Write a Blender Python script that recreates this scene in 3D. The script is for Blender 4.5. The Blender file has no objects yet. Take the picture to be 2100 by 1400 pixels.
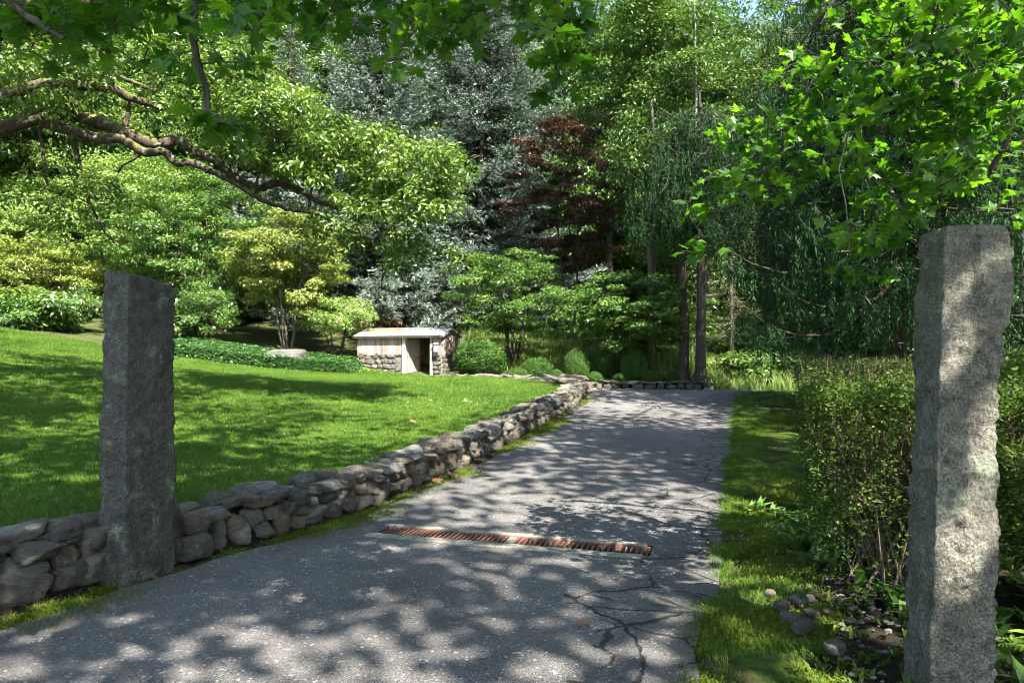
import bpy, math, random
import numpy as np
from mathutils import Vector, Matrix, noise

rad = math.radians
sc = bpy.context.scene
COL = sc.collection

# ------------------------------------------------------------------ camera
EYE = 1.55
PITCH = rad(1.35)
cam_d = bpy.data.cameras.new('camera'); cam = bpy.data.objects.new('camera', cam_d); COL.objects.link(cam)
cam_d.sensor_width = 36.0; cam_d.lens = 24.0; cam_d.clip_start = 0.05; cam_d.clip_end = 1500
cam.location = (0, 0, EYE); cam.rotation_euler = (rad(90) + PITCH, 0, 0)
sc.camera = cam

# ------------------------------------------------------------------ sky, sun, exposure
SUN_EL, SUN_AZ = rad(52), rad(148)            # azimuth clockwise from +Y (view direction)
TO_SUN = Vector((math.sin(SUN_AZ)*math.cos(SUN_EL), math.cos(SUN_AZ)*math.cos(SUN_EL), math.sin(SUN_EL)))
world = bpy.data.worlds.new('World'); sc.world = world; world.use_nodes = True
wn = world.node_tree
sky = wn.nodes.new('ShaderNodeTexSky'); sky.sky_type = 'NISHITA'; sky.sun_disc = False
sky.sun_elevation = SUN_EL; sky.sun_rotation = SUN_AZ
wn.links.new(sky.outputs[0], wn.nodes['Background'].inputs[0])
wn.nodes['Background'].inputs[1].default_value = 0.09
sun_d = bpy.data.lights.new('sun', 'SUN'); sun = bpy.data.objects.new('sun', sun_d); COL.objects.link(sun)
sun_d.energy = 5.0; sun_d.angle = rad(0.53); sun_d.color = (1.0, 0.95, 0.86)
sun.rotation_euler = TO_SUN.to_track_quat('Z', 'Y').to_euler(); sun.location = (20, -30, 40)
vs = sc.view_settings
vs.view_transform = 'Standard'; vs.look = 'None'; vs.exposure = 2.55; vs.gamma = 1.0; vs.use_curve_mapping = False
sc.render.engine = 'CYCLES'
sc.cycles.use_denoising = True
sc.cycles.max_bounces = 6; sc.cycles.diffuse_bounces = 3; sc.cycles.glossy_bounces = 2
sc.cycles.transmission_bounces = 4; sc.cycles.transparent_max_bounces = 4
sc.cycles.sample_clamp_indirect = 6.0
sc.cycles.use_light_tree = False; sc.cycles.filter_width = 1.05
sc.cycles.use_adaptive_sampling = True; sc.cycles.adaptive_threshold = 0.03; sc.cycles.adaptive_min_samples = 20

# ------------------------------------------------------------------ helpers
F = 1400.0
_cf = np.array([0, math.cos(PITCH), math.sin(PITCH)]); _cu = np.array([0, -math.sin(PITCH), math.cos(PITCH)])
def P(px, py, D):
    """world point at distance D ahead that is seen at photograph pixel px, py"""
    d = _cf + (px-1050)/F*np.array([1.0, 0, 0]) + (700-py)/F*_cu
    return np.array([0, 0, EYE]) + d*(D/d[1])
def project(p):
    q = np.asarray(p, float) - np.array([0, 0, EYE])
    w = q @ _cf
    w = np.where(np.abs(w) < 1e-4, 1e-4, w)
    return 1050+F*q[..., 0]/w, 700-F*(q @ _cu)/w, w

def norm(v): return v/np.maximum(np.linalg.norm(v, axis=-1, keepdims=True), 1e-9)

class Geo:
    def __init__(s): s.V = []; s.F3 = []; s.F4 = []; s.r3 = []; s.r4 = []; s.n = 0
    def add(s, v, f, r=0.5):
        v = np.asarray(v, np.float32).reshape(-1, 3); f = np.asarray(f, np.int64)
        if f.size == 0: return
        r = np.broadcast_to(np.asarray(r, np.float32), (len(f),))
        if f.shape[1] == 3: s.F3.append(f+s.n); s.r3.append(r)
        else: s.F4.append(f+s.n); s.r4.append(r)
        s.V.append(v); s.n += len(v)
    def box(s, lo, hi, r=0.5, M=None):
        x0, y0, z0 = lo; x1, y1, z1 = hi
        v = np.array([(x0,y0,z0),(x1,y0,z0),(x1,y1,z0),(x0,y1,z0),(x0,y0,z1),(x1,y0,z1),(x1,y1,z1),(x0,y1,z1)], float)
        if M is not None: v = v @ M[:3,:3].T + M[:3,3]
        s.add(v, [(0,3,2,1),(4,5,6,7),(0,1,5,4),(1,2,6,5),(2,3,7,6),(3,0,4,7)], r)
    def tube(s, pts, rad_, k=6, r=0.5, rough=0.0):
        pts = np.asarray(pts, float); n = len(pts)
        rad_ = np.broadcast_to(np.asarray(rad_, float), (n,))
        t = norm(np.gradient(pts, axis=0))
        ref = np.where(np.abs(t[:, 2:3]) > .9, np.array([[1., 0, 0]]), np.array([[0, 0, 1.]]))
        a = norm(np.cross(t, ref)); b = np.cross(t, a)
        th = np.arange(k)*2*math.pi/k
        v = pts[:, None]+rad_[:, None, None]*(np.cos(th)[None, :, None]*a[:, None]+np.sin(th)[None, :, None]*b[:, None])
        if rough:
            w = v-pts[:, None]; q = v.reshape(-1, 3)
            nz = np.array([noise.noise(Vector(a*3.2))*.9+noise.noise(Vector((a[0]*11, a[1]*11, a[2]*11)))*.6+noise.noise(Vector(a*31))*.35 for a in q]).reshape(n, k, 1)
            v = pts[:, None]+w*(1+rough*nz)
        i = np.arange(n-1)[:, None]*k; j = np.arange(k)[None]; j2 = (j+1) % k
        f = np.stack([i+j, i+j2, i+k+j2, i+k+j], -1).reshape(-1, 4)
        s.add(v.reshape(-1, 3), f, r)
    def mesh(s, name, smooth=False):
        me = bpy.data.meshes.new(name)
        if not s.V: return me
        V = np.concatenate(s.V); 
        f3 = np.concatenate(s.F3) if s.F3 else np.zeros((0, 3), np.int64)
        f4 = np.concatenate(s.F4) if s.F4 else np.zeros((0, 4), np.int64)
        loops = np.concatenate([f3.ravel(), f4.ravel()]).astype(np.int32)
        starts = np.concatenate([np.arange(len(f3))*3, len(f3)*3+np.arange(len(f4))*4]).astype(np.int32)
        me.vertices.add(len(V)); me.vertices.foreach_set('co', V.astype(np.float32).ravel())
        me.loops.add(len(loops)); me.loops.foreach_set('vertex_index', loops)
        me.polygons.add(len(starts)); me.polygons.foreach_set('loop_start', starts)
        r = np.concatenate([np.concatenate(s.r3) if s.r3 else np.zeros(0, np.float32), np.concatenate(s.r4) if s.r4 else np.zeros(0, np.float32)])
        at = me.attributes.new('rnd', 'FLOAT', 'FACE'); at.data.foreach_set('value', r.astype(np.float32))
        me.polygons.foreach_set('use_smooth', np.full(len(starts), smooth, bool))
        me.update(calc_edges=True)
        return me
    def tris(s): return sum(len(f) for f in s.F3)+2*sum(len(f) for f in s.F4)

def obj(name, me, mat=None, parent=None, **props):
    if isinstance(me, Geo): me = me.mesh(name)
    o = bpy.data.objects.new(name, me); COL.objects.link(o)
    if mat is not None and me is not None and not me.materials: me.materials.append(mat)
    if parent is not None: o.parent = parent
    for k, v in props.items(): o[k] = v
    return o
def thing(name, label, cat, loc=(0, 0, 0), rz=0.0, group=None):
    o = bpy.data.objects.new(name, None); COL.objects.link(o); o.location = loc; o.rotation_euler = (0, 0, rz)
    o.empty_display_size = .1
    o['label'] = label; o['category'] = cat
    if group: o['group'] = group
    return o

# ------------------------------------------------------------------ materials
class NT:
    def __init__(s, name):
        s.m = bpy.data.materials.new(name); s.m.use_nodes = True; s.t = s.m.node_tree
        s.bsdf = s.t.nodes['Principled BSDF']; s.out = s.t.nodes['Material Output']
    def n(s, typ, **kw):
        nd = s.t.nodes.new('ShaderNode'+typ)
        for k, v in kw.items():
            if k.startswith('i_'):
                key = k[2:].replace('_', ' ')
                nd.inputs[int(key) if key.isdigit() else key].default_value = v
            else: setattr(nd, k, v)
        return nd
    def l(s, a, b): s.t.links.new(a, b)
    def coord(s, kind='Object'): return s.n('TexCoord').outputs[kind]
    def noise(s, vec, scale, detail=4, rough=.55, dist=0):
        nd = s.n('TexNoise'); nd.inputs['Scale'].default_value = scale; nd.inputs['Detail'].default_value = detail
        nd.inputs['Roughness'].default_value = rough; nd.inputs['Distortion'].default_value = dist
        s.l(vec, nd.inputs['Vector']); return nd.outputs['Fac']
    def vor(s, vec, scale, feature='F1', out='Distance', rand=1):
        nd = s.n('TexVoronoi'); nd.feature = feature; nd.inputs['Scale'].default_value = scale; nd.inputs['Randomness'].default_value = rand
        s.l(vec, nd.inputs['Vector']); return nd.outputs[out]
    def ramp(s, fac, stops):
        nd = s.n('ValToRGB'); cr = nd.color_ramp
        while len(cr.elements) < len(stops): cr.elements.new(.5)
        for e, (p, c) in zip(cr.elements, stops):
            e.position = p; e.color = (c, c, c, 1) if isinstance(c, (int, float)) else (*c, 1)
        s.l(fac, nd.inputs[0]); return nd.outputs[0]
    def mix(s, fac, a, b, typ='MIX'):
        nd = s.n('MixRGB'); nd.blend_type = typ
        for x, i in ((fac, 0), (a, 1), (b, 2)):
            if isinstance(x, (int, float)): nd.inputs[i].default_value = x if i == 0 else (x, x, x, 1)
            elif isinstance(x, tuple): nd.inputs[i].default_value = (*x, 1)
            else: s.l(x, nd.inputs[i])
        return nd.outputs[0]
    def math(s, op, a, b=0.0, c=0.0):
        nd = s.n('Math'); nd.operation = op
        for i, x in enumerate((a, b, c)):
            if isinstance(x, (int, float)): nd.inputs[i].default_value = x
            else: s.l(x, nd.inputs[i])
        return nd.outputs[0]
    def attr(s, name, out='Fac'):
        nd = s.n('Attribute'); nd.attribute_name = name; return nd.outputs[out]
    def bump(s, h, strength, dist, prev=None):
        nd = s.n('Bump'); nd.inputs['Strength'].default_value = strength; nd.inputs['Distance'].default_value = dist
        s.l(h, nd.inputs['Height'])
        if prev is not None: s.l(prev, nd.inputs['Normal'])
        return nd.outputs[0]
    def done(s, col, rough=.8, spec=.3, normal=None):
        b = s.bsdf
        if isinstance(col, tuple): b.inputs['Base Color'].default_value = (*col, 1)
        else: s.l(col, b.inputs['Base Color'])
        if isinstance(rough, (int, float)): b.inputs['Roughness'].default_value = rough
        else: s.l(rough, b.inputs['Roughness'])
        b.inputs['Specular IOR Level'].default_value = spec
        if normal is not None: s.l(normal, b.inputs['Normal'])
        return s.m

def m_leaf(name, dark, mid, light, trans=.38, rough=.45, spec=.35, tcol=None, hue=.25):
    n = NT(name)
    r = n.attr('rnd')
    pos = n.n('NewGeometry').outputs['Position']
    nz = n.noise(pos, .9, 1)
    f = n.math('ADD', n.math('MULTIPLY', r, 1-hue), n.math('MULTIPLY', n.math('SUBTRACT', nz, .2), hue*1.6))
    col = n.ramp(f, [(.05, dark), (.5, mid), (.95, light)])
    n.done(col, rough, spec)
    tr = n.n('BsdfTranslucent')
    tc = n.mix(1.0, col, tcol or (1.35, 1.5, .55), 'MULTIPLY')
    n.l(tc, tr.inputs[0])
    mx = n.n('MixShader'); mx.inputs[0].default_value = trans
    n.l(n.bsdf.outputs[0], mx.inputs[1]); n.l(tr.outputs[0], mx.inputs[2]); n.l(mx.outputs[0], n.out.inputs[0])
    return n.m

def m_bark(name, a, b, moss=0.0, scale=1.0):
    n = NT(name); c = n.coord()
    mp = n.n('Mapping'); mp.inputs['Scale'].default_value = (9*scale, 9*scale, 2.2*scale); n.l(c, mp.inputs[0])
    h = n.noise(mp.outputs[0], 2.0, 6, .65, .6)
    col = n.ramp(h, [(.3, a), (.7, b)])
    if moss:
        mz = n.noise(c, 2.2, 4); up = n.n('SeparateXYZ'); g = n.n('NewGeometry'); n.l(g.outputs['Normal'], up.inputs[0])
        mf = n.math('MULTIPLY', n.ramp(n.math('ADD', mz, n.math('MULTIPLY', up.outputs[2], .28)), [(.55, 0), (.72, 1)]), moss)
        col = n.mix(mf, col, (.13, .14, .035))
        lf = n.ramp(n.noise(c, 6, 3), [(.6, 0), (.68, 1)])
        col = n.mix(n.math('MULTIPLY', lf, .5), col, (.35, .37, .31))
    h2 = n.noise(mp.outputs[0], 7.0, 4, .7)
    col = n.mix(.6, col, n.ramp(h2, [(.3, .4), (.7, 1.3)]), 'MULTIPLY')
    return n.done(col, .9, .2, n.bump(h2, .8, .012, n.bump(h, 1.0, .05)))

def m_stone():
    n = NT('field_stone'); c = n.coord(); oi = n.n('ObjectInfo')
    off = n.n('VectorMath'); off.operation = 'MULTIPLY_ADD'
    rnd3 = n.n('CombineXYZ'); n.l(oi.outputs['Random'], rnd3.inputs[0]); n.l(oi.outputs['Random'], rnd3.inputs[1])
    n.l(rnd3.outputs[0], off.inputs[0]); off.inputs[1].default_value = (37, 91, 13); n.l(c, off.inputs[2])
    v = off.outputs[0]
    a = n.noise(v, 1.6, 8, .65); b = n.noise(v, 11, 5, .7)
    mp = n.n('Mapping'); mp.inputs['Scale'].default_value = (1, 1, 5); mp.inputs['Rotation'].default_value = (.3, .5, 0); n.l(v, mp.inputs[0])
    strat = n.noise(mp.outputs[0], 2.5, 5, .6, .8)
    base = n.ramp(oi.outputs['Random'], [(0, (.24, .222, .19)), (.3, (.32, .28, .22)), (.5, (.21, .2, .18)), (.68, (.42, .32, .23)), (.85, (.36, .34, .305)), (1, (.52, .49, .43))])
    col = n.mix(n.ramp(a, [(.3, 0), (.7, 1)]), n.mix(1, base, .55, 'MULTIPLY'), base)
    col = n.mix(.55, col, n.ramp(strat, [(.3, .25), (.7, 1.0)]), 'MULTIPLY')
    col = n.mix(.5, col, n.ramp(b, [(.3, .45), (.7, 1.2)]), 'MULTIPLY')
    lich = n.ramp(n.noise(v, 2.6, 6, .7), [(.56, 0), (.63, 1)])
    col = n.mix(n.math('MULTIPLY', lich, .65), col, (.3, .34, .27))
    moss = n.ramp(n.noise(v, 1.1, 5, .7), [(.6, 0), (.7, 1)])
    col = n.mix(n.math('MULTIPLY', moss, .6), col, (.09, .1, .035))
    fn = n.noise(v, 34, 4, .7)
    col = n.mix(.5, col, n.ramp(fn, [(.3, .55), (.7, 1.25)]), 'MULTIPLY')
    nb = n.bump(strat, .9, .09); nb = n.bump(a, .7, .09, nb); nb = n.bump(b, .9, .035, nb); nb = n.bump(fn, .7, .012, nb)
    return n.done(col, .92, .2, nb)

def m_granite(name, light):
    n = NT(name); c = n.coord()
    sp = n.noise(c, 95, 3, .7); big = n.noise(c, 3.2, 5, .6); md = n.noise(c, 24, 5, .7)
    col = n.ramp(sp, [(.3, tuple(x*.32 for x in light)), (.52, light), (.72, tuple(min(1, x*1.75) for x in light))])
    col = n.mix(.8, col, n.ramp(big, [(.3, (.5, .49, .42)), (.7, (1.1, 1.1, 1.05))]), 'MULTIPLY')
    col = n.mix(.5, col, n.ramp(md, [(.35, .45), (.65, 1.15)]), 'MULTIPLY')
    lich = n.math('MULTIPLY', n.ramp(n.noise(c, 5.5, 6, .75), [(.56, 0), (.64, 1)]), n.ramp(n.noise(c, 40, 3, .7), [(.35, .2), (.6, 1)]))
    col = n.mix(n.math('MULTIPLY', lich, .75), col, (.2, .27, .17))
    dk = n.ramp(n.noise(c, 4.0, 4, .7), [(.62, 0), (.7, 1)])
    col = n.mix(n.math('MULTIPLY', dk, .55), col, (.05, .06, .045))
    pit = n.noise(c, 11, 6, .75)
    col = n.mix(.6, col, n.ramp(pit, [(.32, .35), (.6, 1.15)]), 'MULTIPLY')
    nb = n.bump(pit, .8, .05); nb = n.bump(md, .9, .03, nb); nb = n.bump(sp, .7, .008, nb)
    return n.done(col, .88, .3, nb)

def m_asphalt():
    n = NT('asphalt'); c = n.coord(); u = n.attr('u'); yy = n.n('SeparateXYZ'); n.l(c, yy.inputs[0])
    vd = n.n('TexVoronoi'); vd.inputs['Scale'].default_value = 125; n.l(c, vd.inputs['Vector'])
    chip = vd.outputs['Color']; sep = n.n('SeparateColor'); n.l(chip, sep.inputs[0])
    vd2 = n.n('TexVoronoi'); vd2.inputs['Scale'].default_value = 70; n.l(c, vd2.inputs['Vector']); s2 = n.n('SeparateColor'); n.l(vd2.outputs['Color'], s2.inputs[0])
    col = n.ramp(sep.outputs[0], [(.0, (.055, .055, .056)), (.45, (.108, .107, .106)), (.86, (.12, .117, .115)), (.97, (.17, .166, .16)), (1, (.25, .24, .23))])
    col = n.mix(n.ramp(s2.outputs[1], [(.975, 0), (.985, 1)]), col, (.32, .31, .3))
    big = n.noise(c, .7, 5, .6); col = n.mix(.8, col, n.ramp(big, [(.3, .6), (.7, 1.2)]), 'MULTIPLY')
    trk = n.ramp(u, [(.0, .86), (.16, 1.1), (.3, 1.18), (.5, .92), (.68, 1.16), (.84, 1.05), (1, .8)]); col = n.mix(.7, col, trk, 'MULTIPLY')
    mid = n.noise(c, 5, 5, .65); col = n.mix(.6, col, n.ramp(mid, [(.3, .72), (.7, 1.15)]), 'MULTIPLY')
    col = n.mix(1.0, col, (1.05, 1.0, .955), 'MULTIPLY')
    # cracks, mostly along the crumbling right-hand edge
    dv = n.n('VectorMath'); dv.operation = 'MULTIPLY_ADD'
    nn = n.n('TexNoise'); nn.inputs['Scale'].default_value = 2.2; nn.inputs['Detail'].default_value = 5; n.l(c, nn.inputs['Vector'])
    n.l(nn.outputs['Color'], dv.inputs[0]); dv.inputs[1].default_value = (.3, .3, 0); n.l(c, dv.inputs[2])
    e1 = n.vor(dv.outputs[0], 1.1, 'DISTANCE_TO_EDGE'); e2 = n.vor(dv.outputs[0], 3.0, 'DISTANCE_TO_EDGE')
    cm = n.noise(c, 1.3, 3)
    m1 = n.math('GREATER_THAN', n.math('ADD', u, n.math('MULTIPLY', cm, .5)), 1.05)
    m2 = n.math('GREATER_THAN', n.math('ADD', u, n.math('MULTIPLY', cm, .5)), 1.1)
    wob = n.ramp(n.noise(c, 9, 4, .7), [(.3, .25), (.7, 2.2)])
    e1 = n.math('DIVIDE', e1, wob); e2 = n.math('DIVIDE', e2, wob)
    k1 = n.math('MULTIPLY', n.ramp(e1, [(.0, 1), (.005, 1), (.011, 0)]), m1)
    k2 = n.math('MULTIPLY', n.math('MULTIPLY', n.ramp(e2, [(.0, 1), (.012, 1), (.03, 0)]), n.ramp(n.noise(c, 2.3, 2), [(.45, 0), (.55, 1)])), m2)
    k = n.math('MAXIMUM', k1, k2)
    col = n.mix(n.math('MULTIPLY', k, .9), col, (.012, .012, .011))
    h = n.math('SUBTRACT', vd.outputs['Distance'], n.math('MULTIPLY', k, 3.0))
    nb = n.bump(h, .9, .009); nb = n.bump(mid, .25, .03, nb)
    return n.done(col, .82, .35, nb)

def m_ground(name, stops, scale=3.0, fine=40, bumpd=.04):
    n = NT(name); c = n.coord()
    a = n.noise(c, scale, 8, .7); b = n.noise(c, fine, 4, .7)
    col = n.ramp(a, stops); col = n.mix(.7, col, n.ramp(b, [(.3, .4), (.7, 1.3)]), 'MULTIPLY')
    nb = n.bump(a, .6, bumpd); nb = n.bump(b, .8, .015, nb)
    return n.done(col, .95, .1, nb)

def m_wood(name, a, b, along='Z'):
    n = NT(name); c = n.coord(); oi = n.n('ObjectInfo')
    mp = n.n('Mapping'); mp.inputs['Scale'].default_value = (22, 22, 1.3) if along == 'Z' else (1.3, 22, 22); 
    off = n.n('VectorMath'); off.operation = 'ADD'; r3 = n.n('CombineXYZ')
    n.l(n.math('MULTIPLY', oi.outputs['Random'], 50), r3.inputs[0]); n.l(c, off.inputs[0]); n.l(r3.outputs[0], off.inputs[1]); n.l(off.outputs[0], mp.inputs[0])
    g = n.noise(mp.outputs[0], 1.0, 6, .65, .4)
    col = n.ramp(g, [(.3, a), (.7, b)])
    col = n.mix(.8, col, n.ramp(oi.outputs['Random'], [(0, (.55, .5, .46)), (.5, (.95, .9, .86)), (1, (1.25, 1.22, 1.2))]), 'MULTIPLY')
    return n.done(col, .85, .2, n.bump(g, .6, .006))

def m_plain(name, col, rough=.7, spec=.3, var=.35, scale=25, metallic=0):
    n = NT(name); c = n.coord(); a = n.noise(c, scale, 5, .65)
    cc = n.mix(1, col, n.ramp(a, [(.3, 1-var), (.7, 1+var)]), 'MULTIPLY')
    n.bsdf.inputs['Metallic'].default_value = metallic
    return n.done(cc, rough, spec, n.bump(a, .3, .005))

M = dict(
    asphalt=m_asphalt(), stone=m_stone(), granite_grey=m_granite('granite_grey', (.125, .12, .107)), granite_warm=m_granite('granite_warm', (.23, .216, .178)),
    lawn=m_ground('lawn_turf', [(.25, (.02, .045, .006)), (.5, (.045, .085, .01)), (.75, (.085, .125, .02))], 1.5, 30, .03),
    verge=m_ground('mossy_soil', [(.3, (.022, .018, .012)), (.46, (.035, .035, .014)), (.52, (.05, .08, .012)), (.8, (.08, .12, .016))], 1.7, 45, .05),
    soil=m_ground('dark_soil', [(.25, (.012, .01, .008)), (.6, (.028, .021, .015)), (.8, (.05, .038, .026))], 4, 50, .05),
    floor=m_ground('leaf_litter', [(.25, (.025, .022, .012)), (.5, (.05, .06, .02)), (.75, (.08, .1, .03))], 1.2, 22, .08),
    grass=m_leaf('grass_blade', (.025, .065, .006), (.065, .135, .012), (.15, .215, .035), .3, .5, .25, hue=.45),
    meadow=m_leaf('meadow_blade', (.06, .11, .02), (.14, .21, .05), (.3, .34, .12), .25, .5, .3),
    moss=m_leaf('moss_tuft', (.04, .062, .007), (.085, .122, .013), (.15, .185, .028), .3, .7, .1, hue=.5),
    maple=m_leaf('maple_leaf', (.022, .07, .008), (.05, .13, .012), (.1, .19, .022), .52, .38, .45, (2.1, 2.2, .5)),
    oak=m_leaf('oak_leaf', (.025, .06, .01), (.08, .14, .022), (.2, .26, .05), .24, .38, .5),
    green=m_leaf('forest_leaf', (.022, .052, .01), (.055, .11, .018), (.13, .185, .035), .26, .42, .4),
    bright=m_leaf('pale_leaf', (.07, .13, .025), (.16, .245, .05), (.3, .36, .13), .26, .45, .3),
    yellow=m_leaf('yellow_green_leaf', (.06, .1, .015), (.16, .205, .035), (.31, .31, .09), .24, .45, .4),
    dogwood=m_leaf('dogwood_leaf', (.022, .06, .011), (.06, .13, .02), (.15, .22, .04), .25, .4, .45),
    red=m_leaf('copper_leaf', (.018, .012, .01), (.045, .025, .017), (.12, .07, .035), .25, .38, .45, (1.3, .8, .5)),
    blue=m_leaf('blue_needle', (.028, .042, .028), (.095, .13, .1), (.3, .35, .3), .08, .65, .15, (1, 1.1, .9)),
    spruce=m_leaf('spruce_needle', (.008, .026, .009), (.02, .055, .016), (.05, .1, .026), .2, .6, .15, (1, 1.3, .6)),
    box=m_leaf('boxwood_leaf', (.018, .05, .008), (.045, .105, .015), (.11, .185, .03), .2, .55, .2),
    hedge=m_leaf('hedge_leaf', (.02, .045, .008), (.045, .085, .013), (.12, .15, .028), .3, .6, .12),
    cover=m_leaf('pachysandra_leaf', (.02, .06, .015), (.045, .11, .03), (.1, .18, .055), .25, .3, .5),
    hosta=m_leaf('hosta_leaf', (.09, .16, .02), (.16, .24, .03), (.26, .32, .05), .35, .35, .4),
    autumn=m_leaf('dry_leaf', (.12, .06, .03), (.24, .13, .06), (.5, .36, .12), .25, .6, .3, (1.2, .9, .5)),
    petal_w=m_plain('white_petal', (.75, .68, .78), .6, .2, .05), petal_p=m_plain('pink_petal', (.65, .13, .3), .6, .2, .08),
    bark=m_bark('bark_grey', (.05, .042, .034), (.16, .14, .115)), bark_oak=m_bark('bark_oak', (.018, .013, .01), (.095, .07, .053), .7, .7),
    bark_dark=m_bark('bark_dark', (.022, .017, .013), (.09, .07, .055)), bark_pale=m_bark('bark_pale', (.18, .17, .16), (.42, .41, .39)),
    twig=m_plain('twig', (.11, .075, .055), .8, .2, .4, 30), dead=m_plain('dead_twig', (.2, .165, .14), .85, .2, .3, 30),
    wood=m_wood('weathered_board', (.15, .1, .078), (.46, .38, .335)), wood_white=m_wood('whitewashed_post', (.3, .27, .24), (.56, .53, .49)),
    wood_rust=m_wood('stained_door_edge', (.16, .055, .02), (.36, .14, .05)),
    roof=m_plain('roof_felt', (.27, .265, .26), .9, .2, .25, 60), concrete=m_plain('old_concrete', (.19, .178, .145), .95, .15, .45, 18),
    iron=m_plain('rusted_iron', (.15, .072, .05), .7, .4, .45, 20), iron_dark=m_plain('pit_wall', (.14, .06, .035), .9, .1, .5, 12),
    steel=m_plain('grey_sheet_metal', (.2, .23, .27), .5, .5, .15), grit=m_plain('grit', (.09, .08, .07), .9, .2, .6, 60), black=m_plain('black_paint', (.02, .02, .022), .4, .5, .2),
)

# ------------------------------------------------------------------ terrain
def rbf(pts):
    A = np.array(pts, float); X = A[:, :2]; z = A[:, 2]; n = len(A)
    def U(r2): return np.where(r2 > 1e-12, .5*r2*np.log(np.maximum(r2, 1e-12)), 0)
    K = U(((X[:, None]-X[None])**2).sum(-1)) + np.eye(n)*.3
    Pm = np.c_[np.ones(n), X]
    L = np.block([[K, Pm], [Pm.T, np.zeros((3, 3))]])
    w = np.linalg.solve(L, np.r_[z, 0, 0, 0])
    def f(x, y):
        x = np.asarray(x, float); y = np.asarray(y, float)
        q = np.stack([x.ravel(), y.ravel()], -1)
        o = np.zeros(len(q))
        for i in range(0, len(q), 20000):
            s = q[i:i+20000]
            o[i:i+20000] = U(((s[:, None]-X[None])**2).sum(-1)) @ w[:n] + w[n] + s @ w[n+1:]
        return o.reshape(x.shape)
    return f
road_pts = [(0,0,0),(-3,4,0),(2,3,0),(0,-10,0),(-8,-10,.0),(8,-10,0),(0,8,0),(-1,9.2,.05),(2.5,8,.03),(.46,12.9,.2),(3.8,11.8,.16),
    (1.6,16,.4),(5.3,16.3,.4),(2.1,19.4,.6),(6.4,19.4,.6),(3,21,.57),(7,21,.54),(4,23,.36),(9,23,.36),(3,25,.16),(7,25.2,.15),(11,26,.25),(13,20,.4),(13,23,.35),
    (3,4.5,0),(5,8,.1),(7,14,.34),(12,10,.1),(20,10,.0),(16,32,1.1),(11,36,1.6),(9,30,.75),(20,45,2.0),(50,20,0),(50,60,3),(80,80,6),(0,-40,-1),(60,-40,-1),(-60,-40,0),(-30,0,1.2),(10,60,4.5),(0,110,9)]
up_pts = [(-3.5,4.9,.33),(-2,8.4,.28),(-1.2,9.8,.29),(-.05,13.3,.4),(.95,17.3,.72),(1.3,19,.78),(-.86,24,.83),(-2.9,28,.78),(-6.5,29.2,1.22),(-12.6,26,1.62),(-18.7,25,2.5),(-9,12,.85),(-6,7,.5),
    (-8,18,1.05),(-4,16,.68),(-14,12,1.5),(-4.5,3,.35),(-6,-4,.3),(2.2,25.7,.62),(7.2,25.5,.6),(0,26,.75),(4,29,1.1),(0,32,1.9),(-5,34,2.5),(-12,32,2.5),(-20,32,3.3),(0,40,3.6),(-20,45,6),(8,32,1.1),(9,40,2.3),(12,50,3.5),
    (0,60,7),(0,110,12),(-60,60,12),(-60,0,4),(-60,-40,2),(60,60,4),(60,110,8),(80,0,0),(12,28,.6),(20,30,.8)]
R_ = rbf(road_pts); U_ = rbf(up_pts)
WALL = np.array([(-5.6,-8),(-4.5,0),(-3.5,2.9),(-3.03,4.04),(-2.66,4.95),(-2.3,5.5),(-1.87,6.08),(-1.39,7.19),(-.66,9.25),(-.1,11.0),(.46,12.86),(1.0,14.5),(1.55,16.06),(1.95,18),(2.05,19.3)])
EDGE2 = np.array([(2.05,19.3),(1.7,20.6),(1.5,22.5),(2.0,24.8),(2.5,25.3)])
FARW = np.array([(2.5,25.3),(4.5,25.35),(7.3,25.1)])
TAIL = np.array([(7.3,25.1),(8.6,26.5),(9.5,30),(11,42),(14,130)])
BOUND = np.concatenate([WALL, EDGE2[1:], FARW[1:], TAIL[1:]])
def signed_left(x, y, poly=BOUND):
    """signed distance to polyline, positive on its left side"""
    q = np.stack([np.ravel(x), np.ravel(y)], -1).astype(float); best = np.full(len(q), 1e9); sg = np.ones(len(q))
    for a, b in zip(poly[:-1], poly[1:]):
        d = b-a; t = np.clip(((q-a) @ d)/(d @ d), 0, 1); c = a+t[:, None]*d; v = q-c; dist = np.hypot(v[:, 0], v[:, 1])
        cr = d[0]*(q[:, 1]-a[1])-d[1]*(q[:, 0]-a[0])
        m = dist < best-1e-9; best = np.where(m, dist, best); sg = np.where(m, np.sign(cr), sg)
    return (best*sg).reshape(np.shape(x))
def H(x, y):
    x = np.asarray(x, float); y = np.asarray(y, float)
    s = signed_left(x, y); k = np.clip((s-.05)/.28, 0, 1); k = k*k*(3-2*k)
    return R_(x, y)*(1-k)+U_(x, y)*k
def Hs(x, y): return float(H(np.array([x]), np.array([y]))[0])

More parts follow.
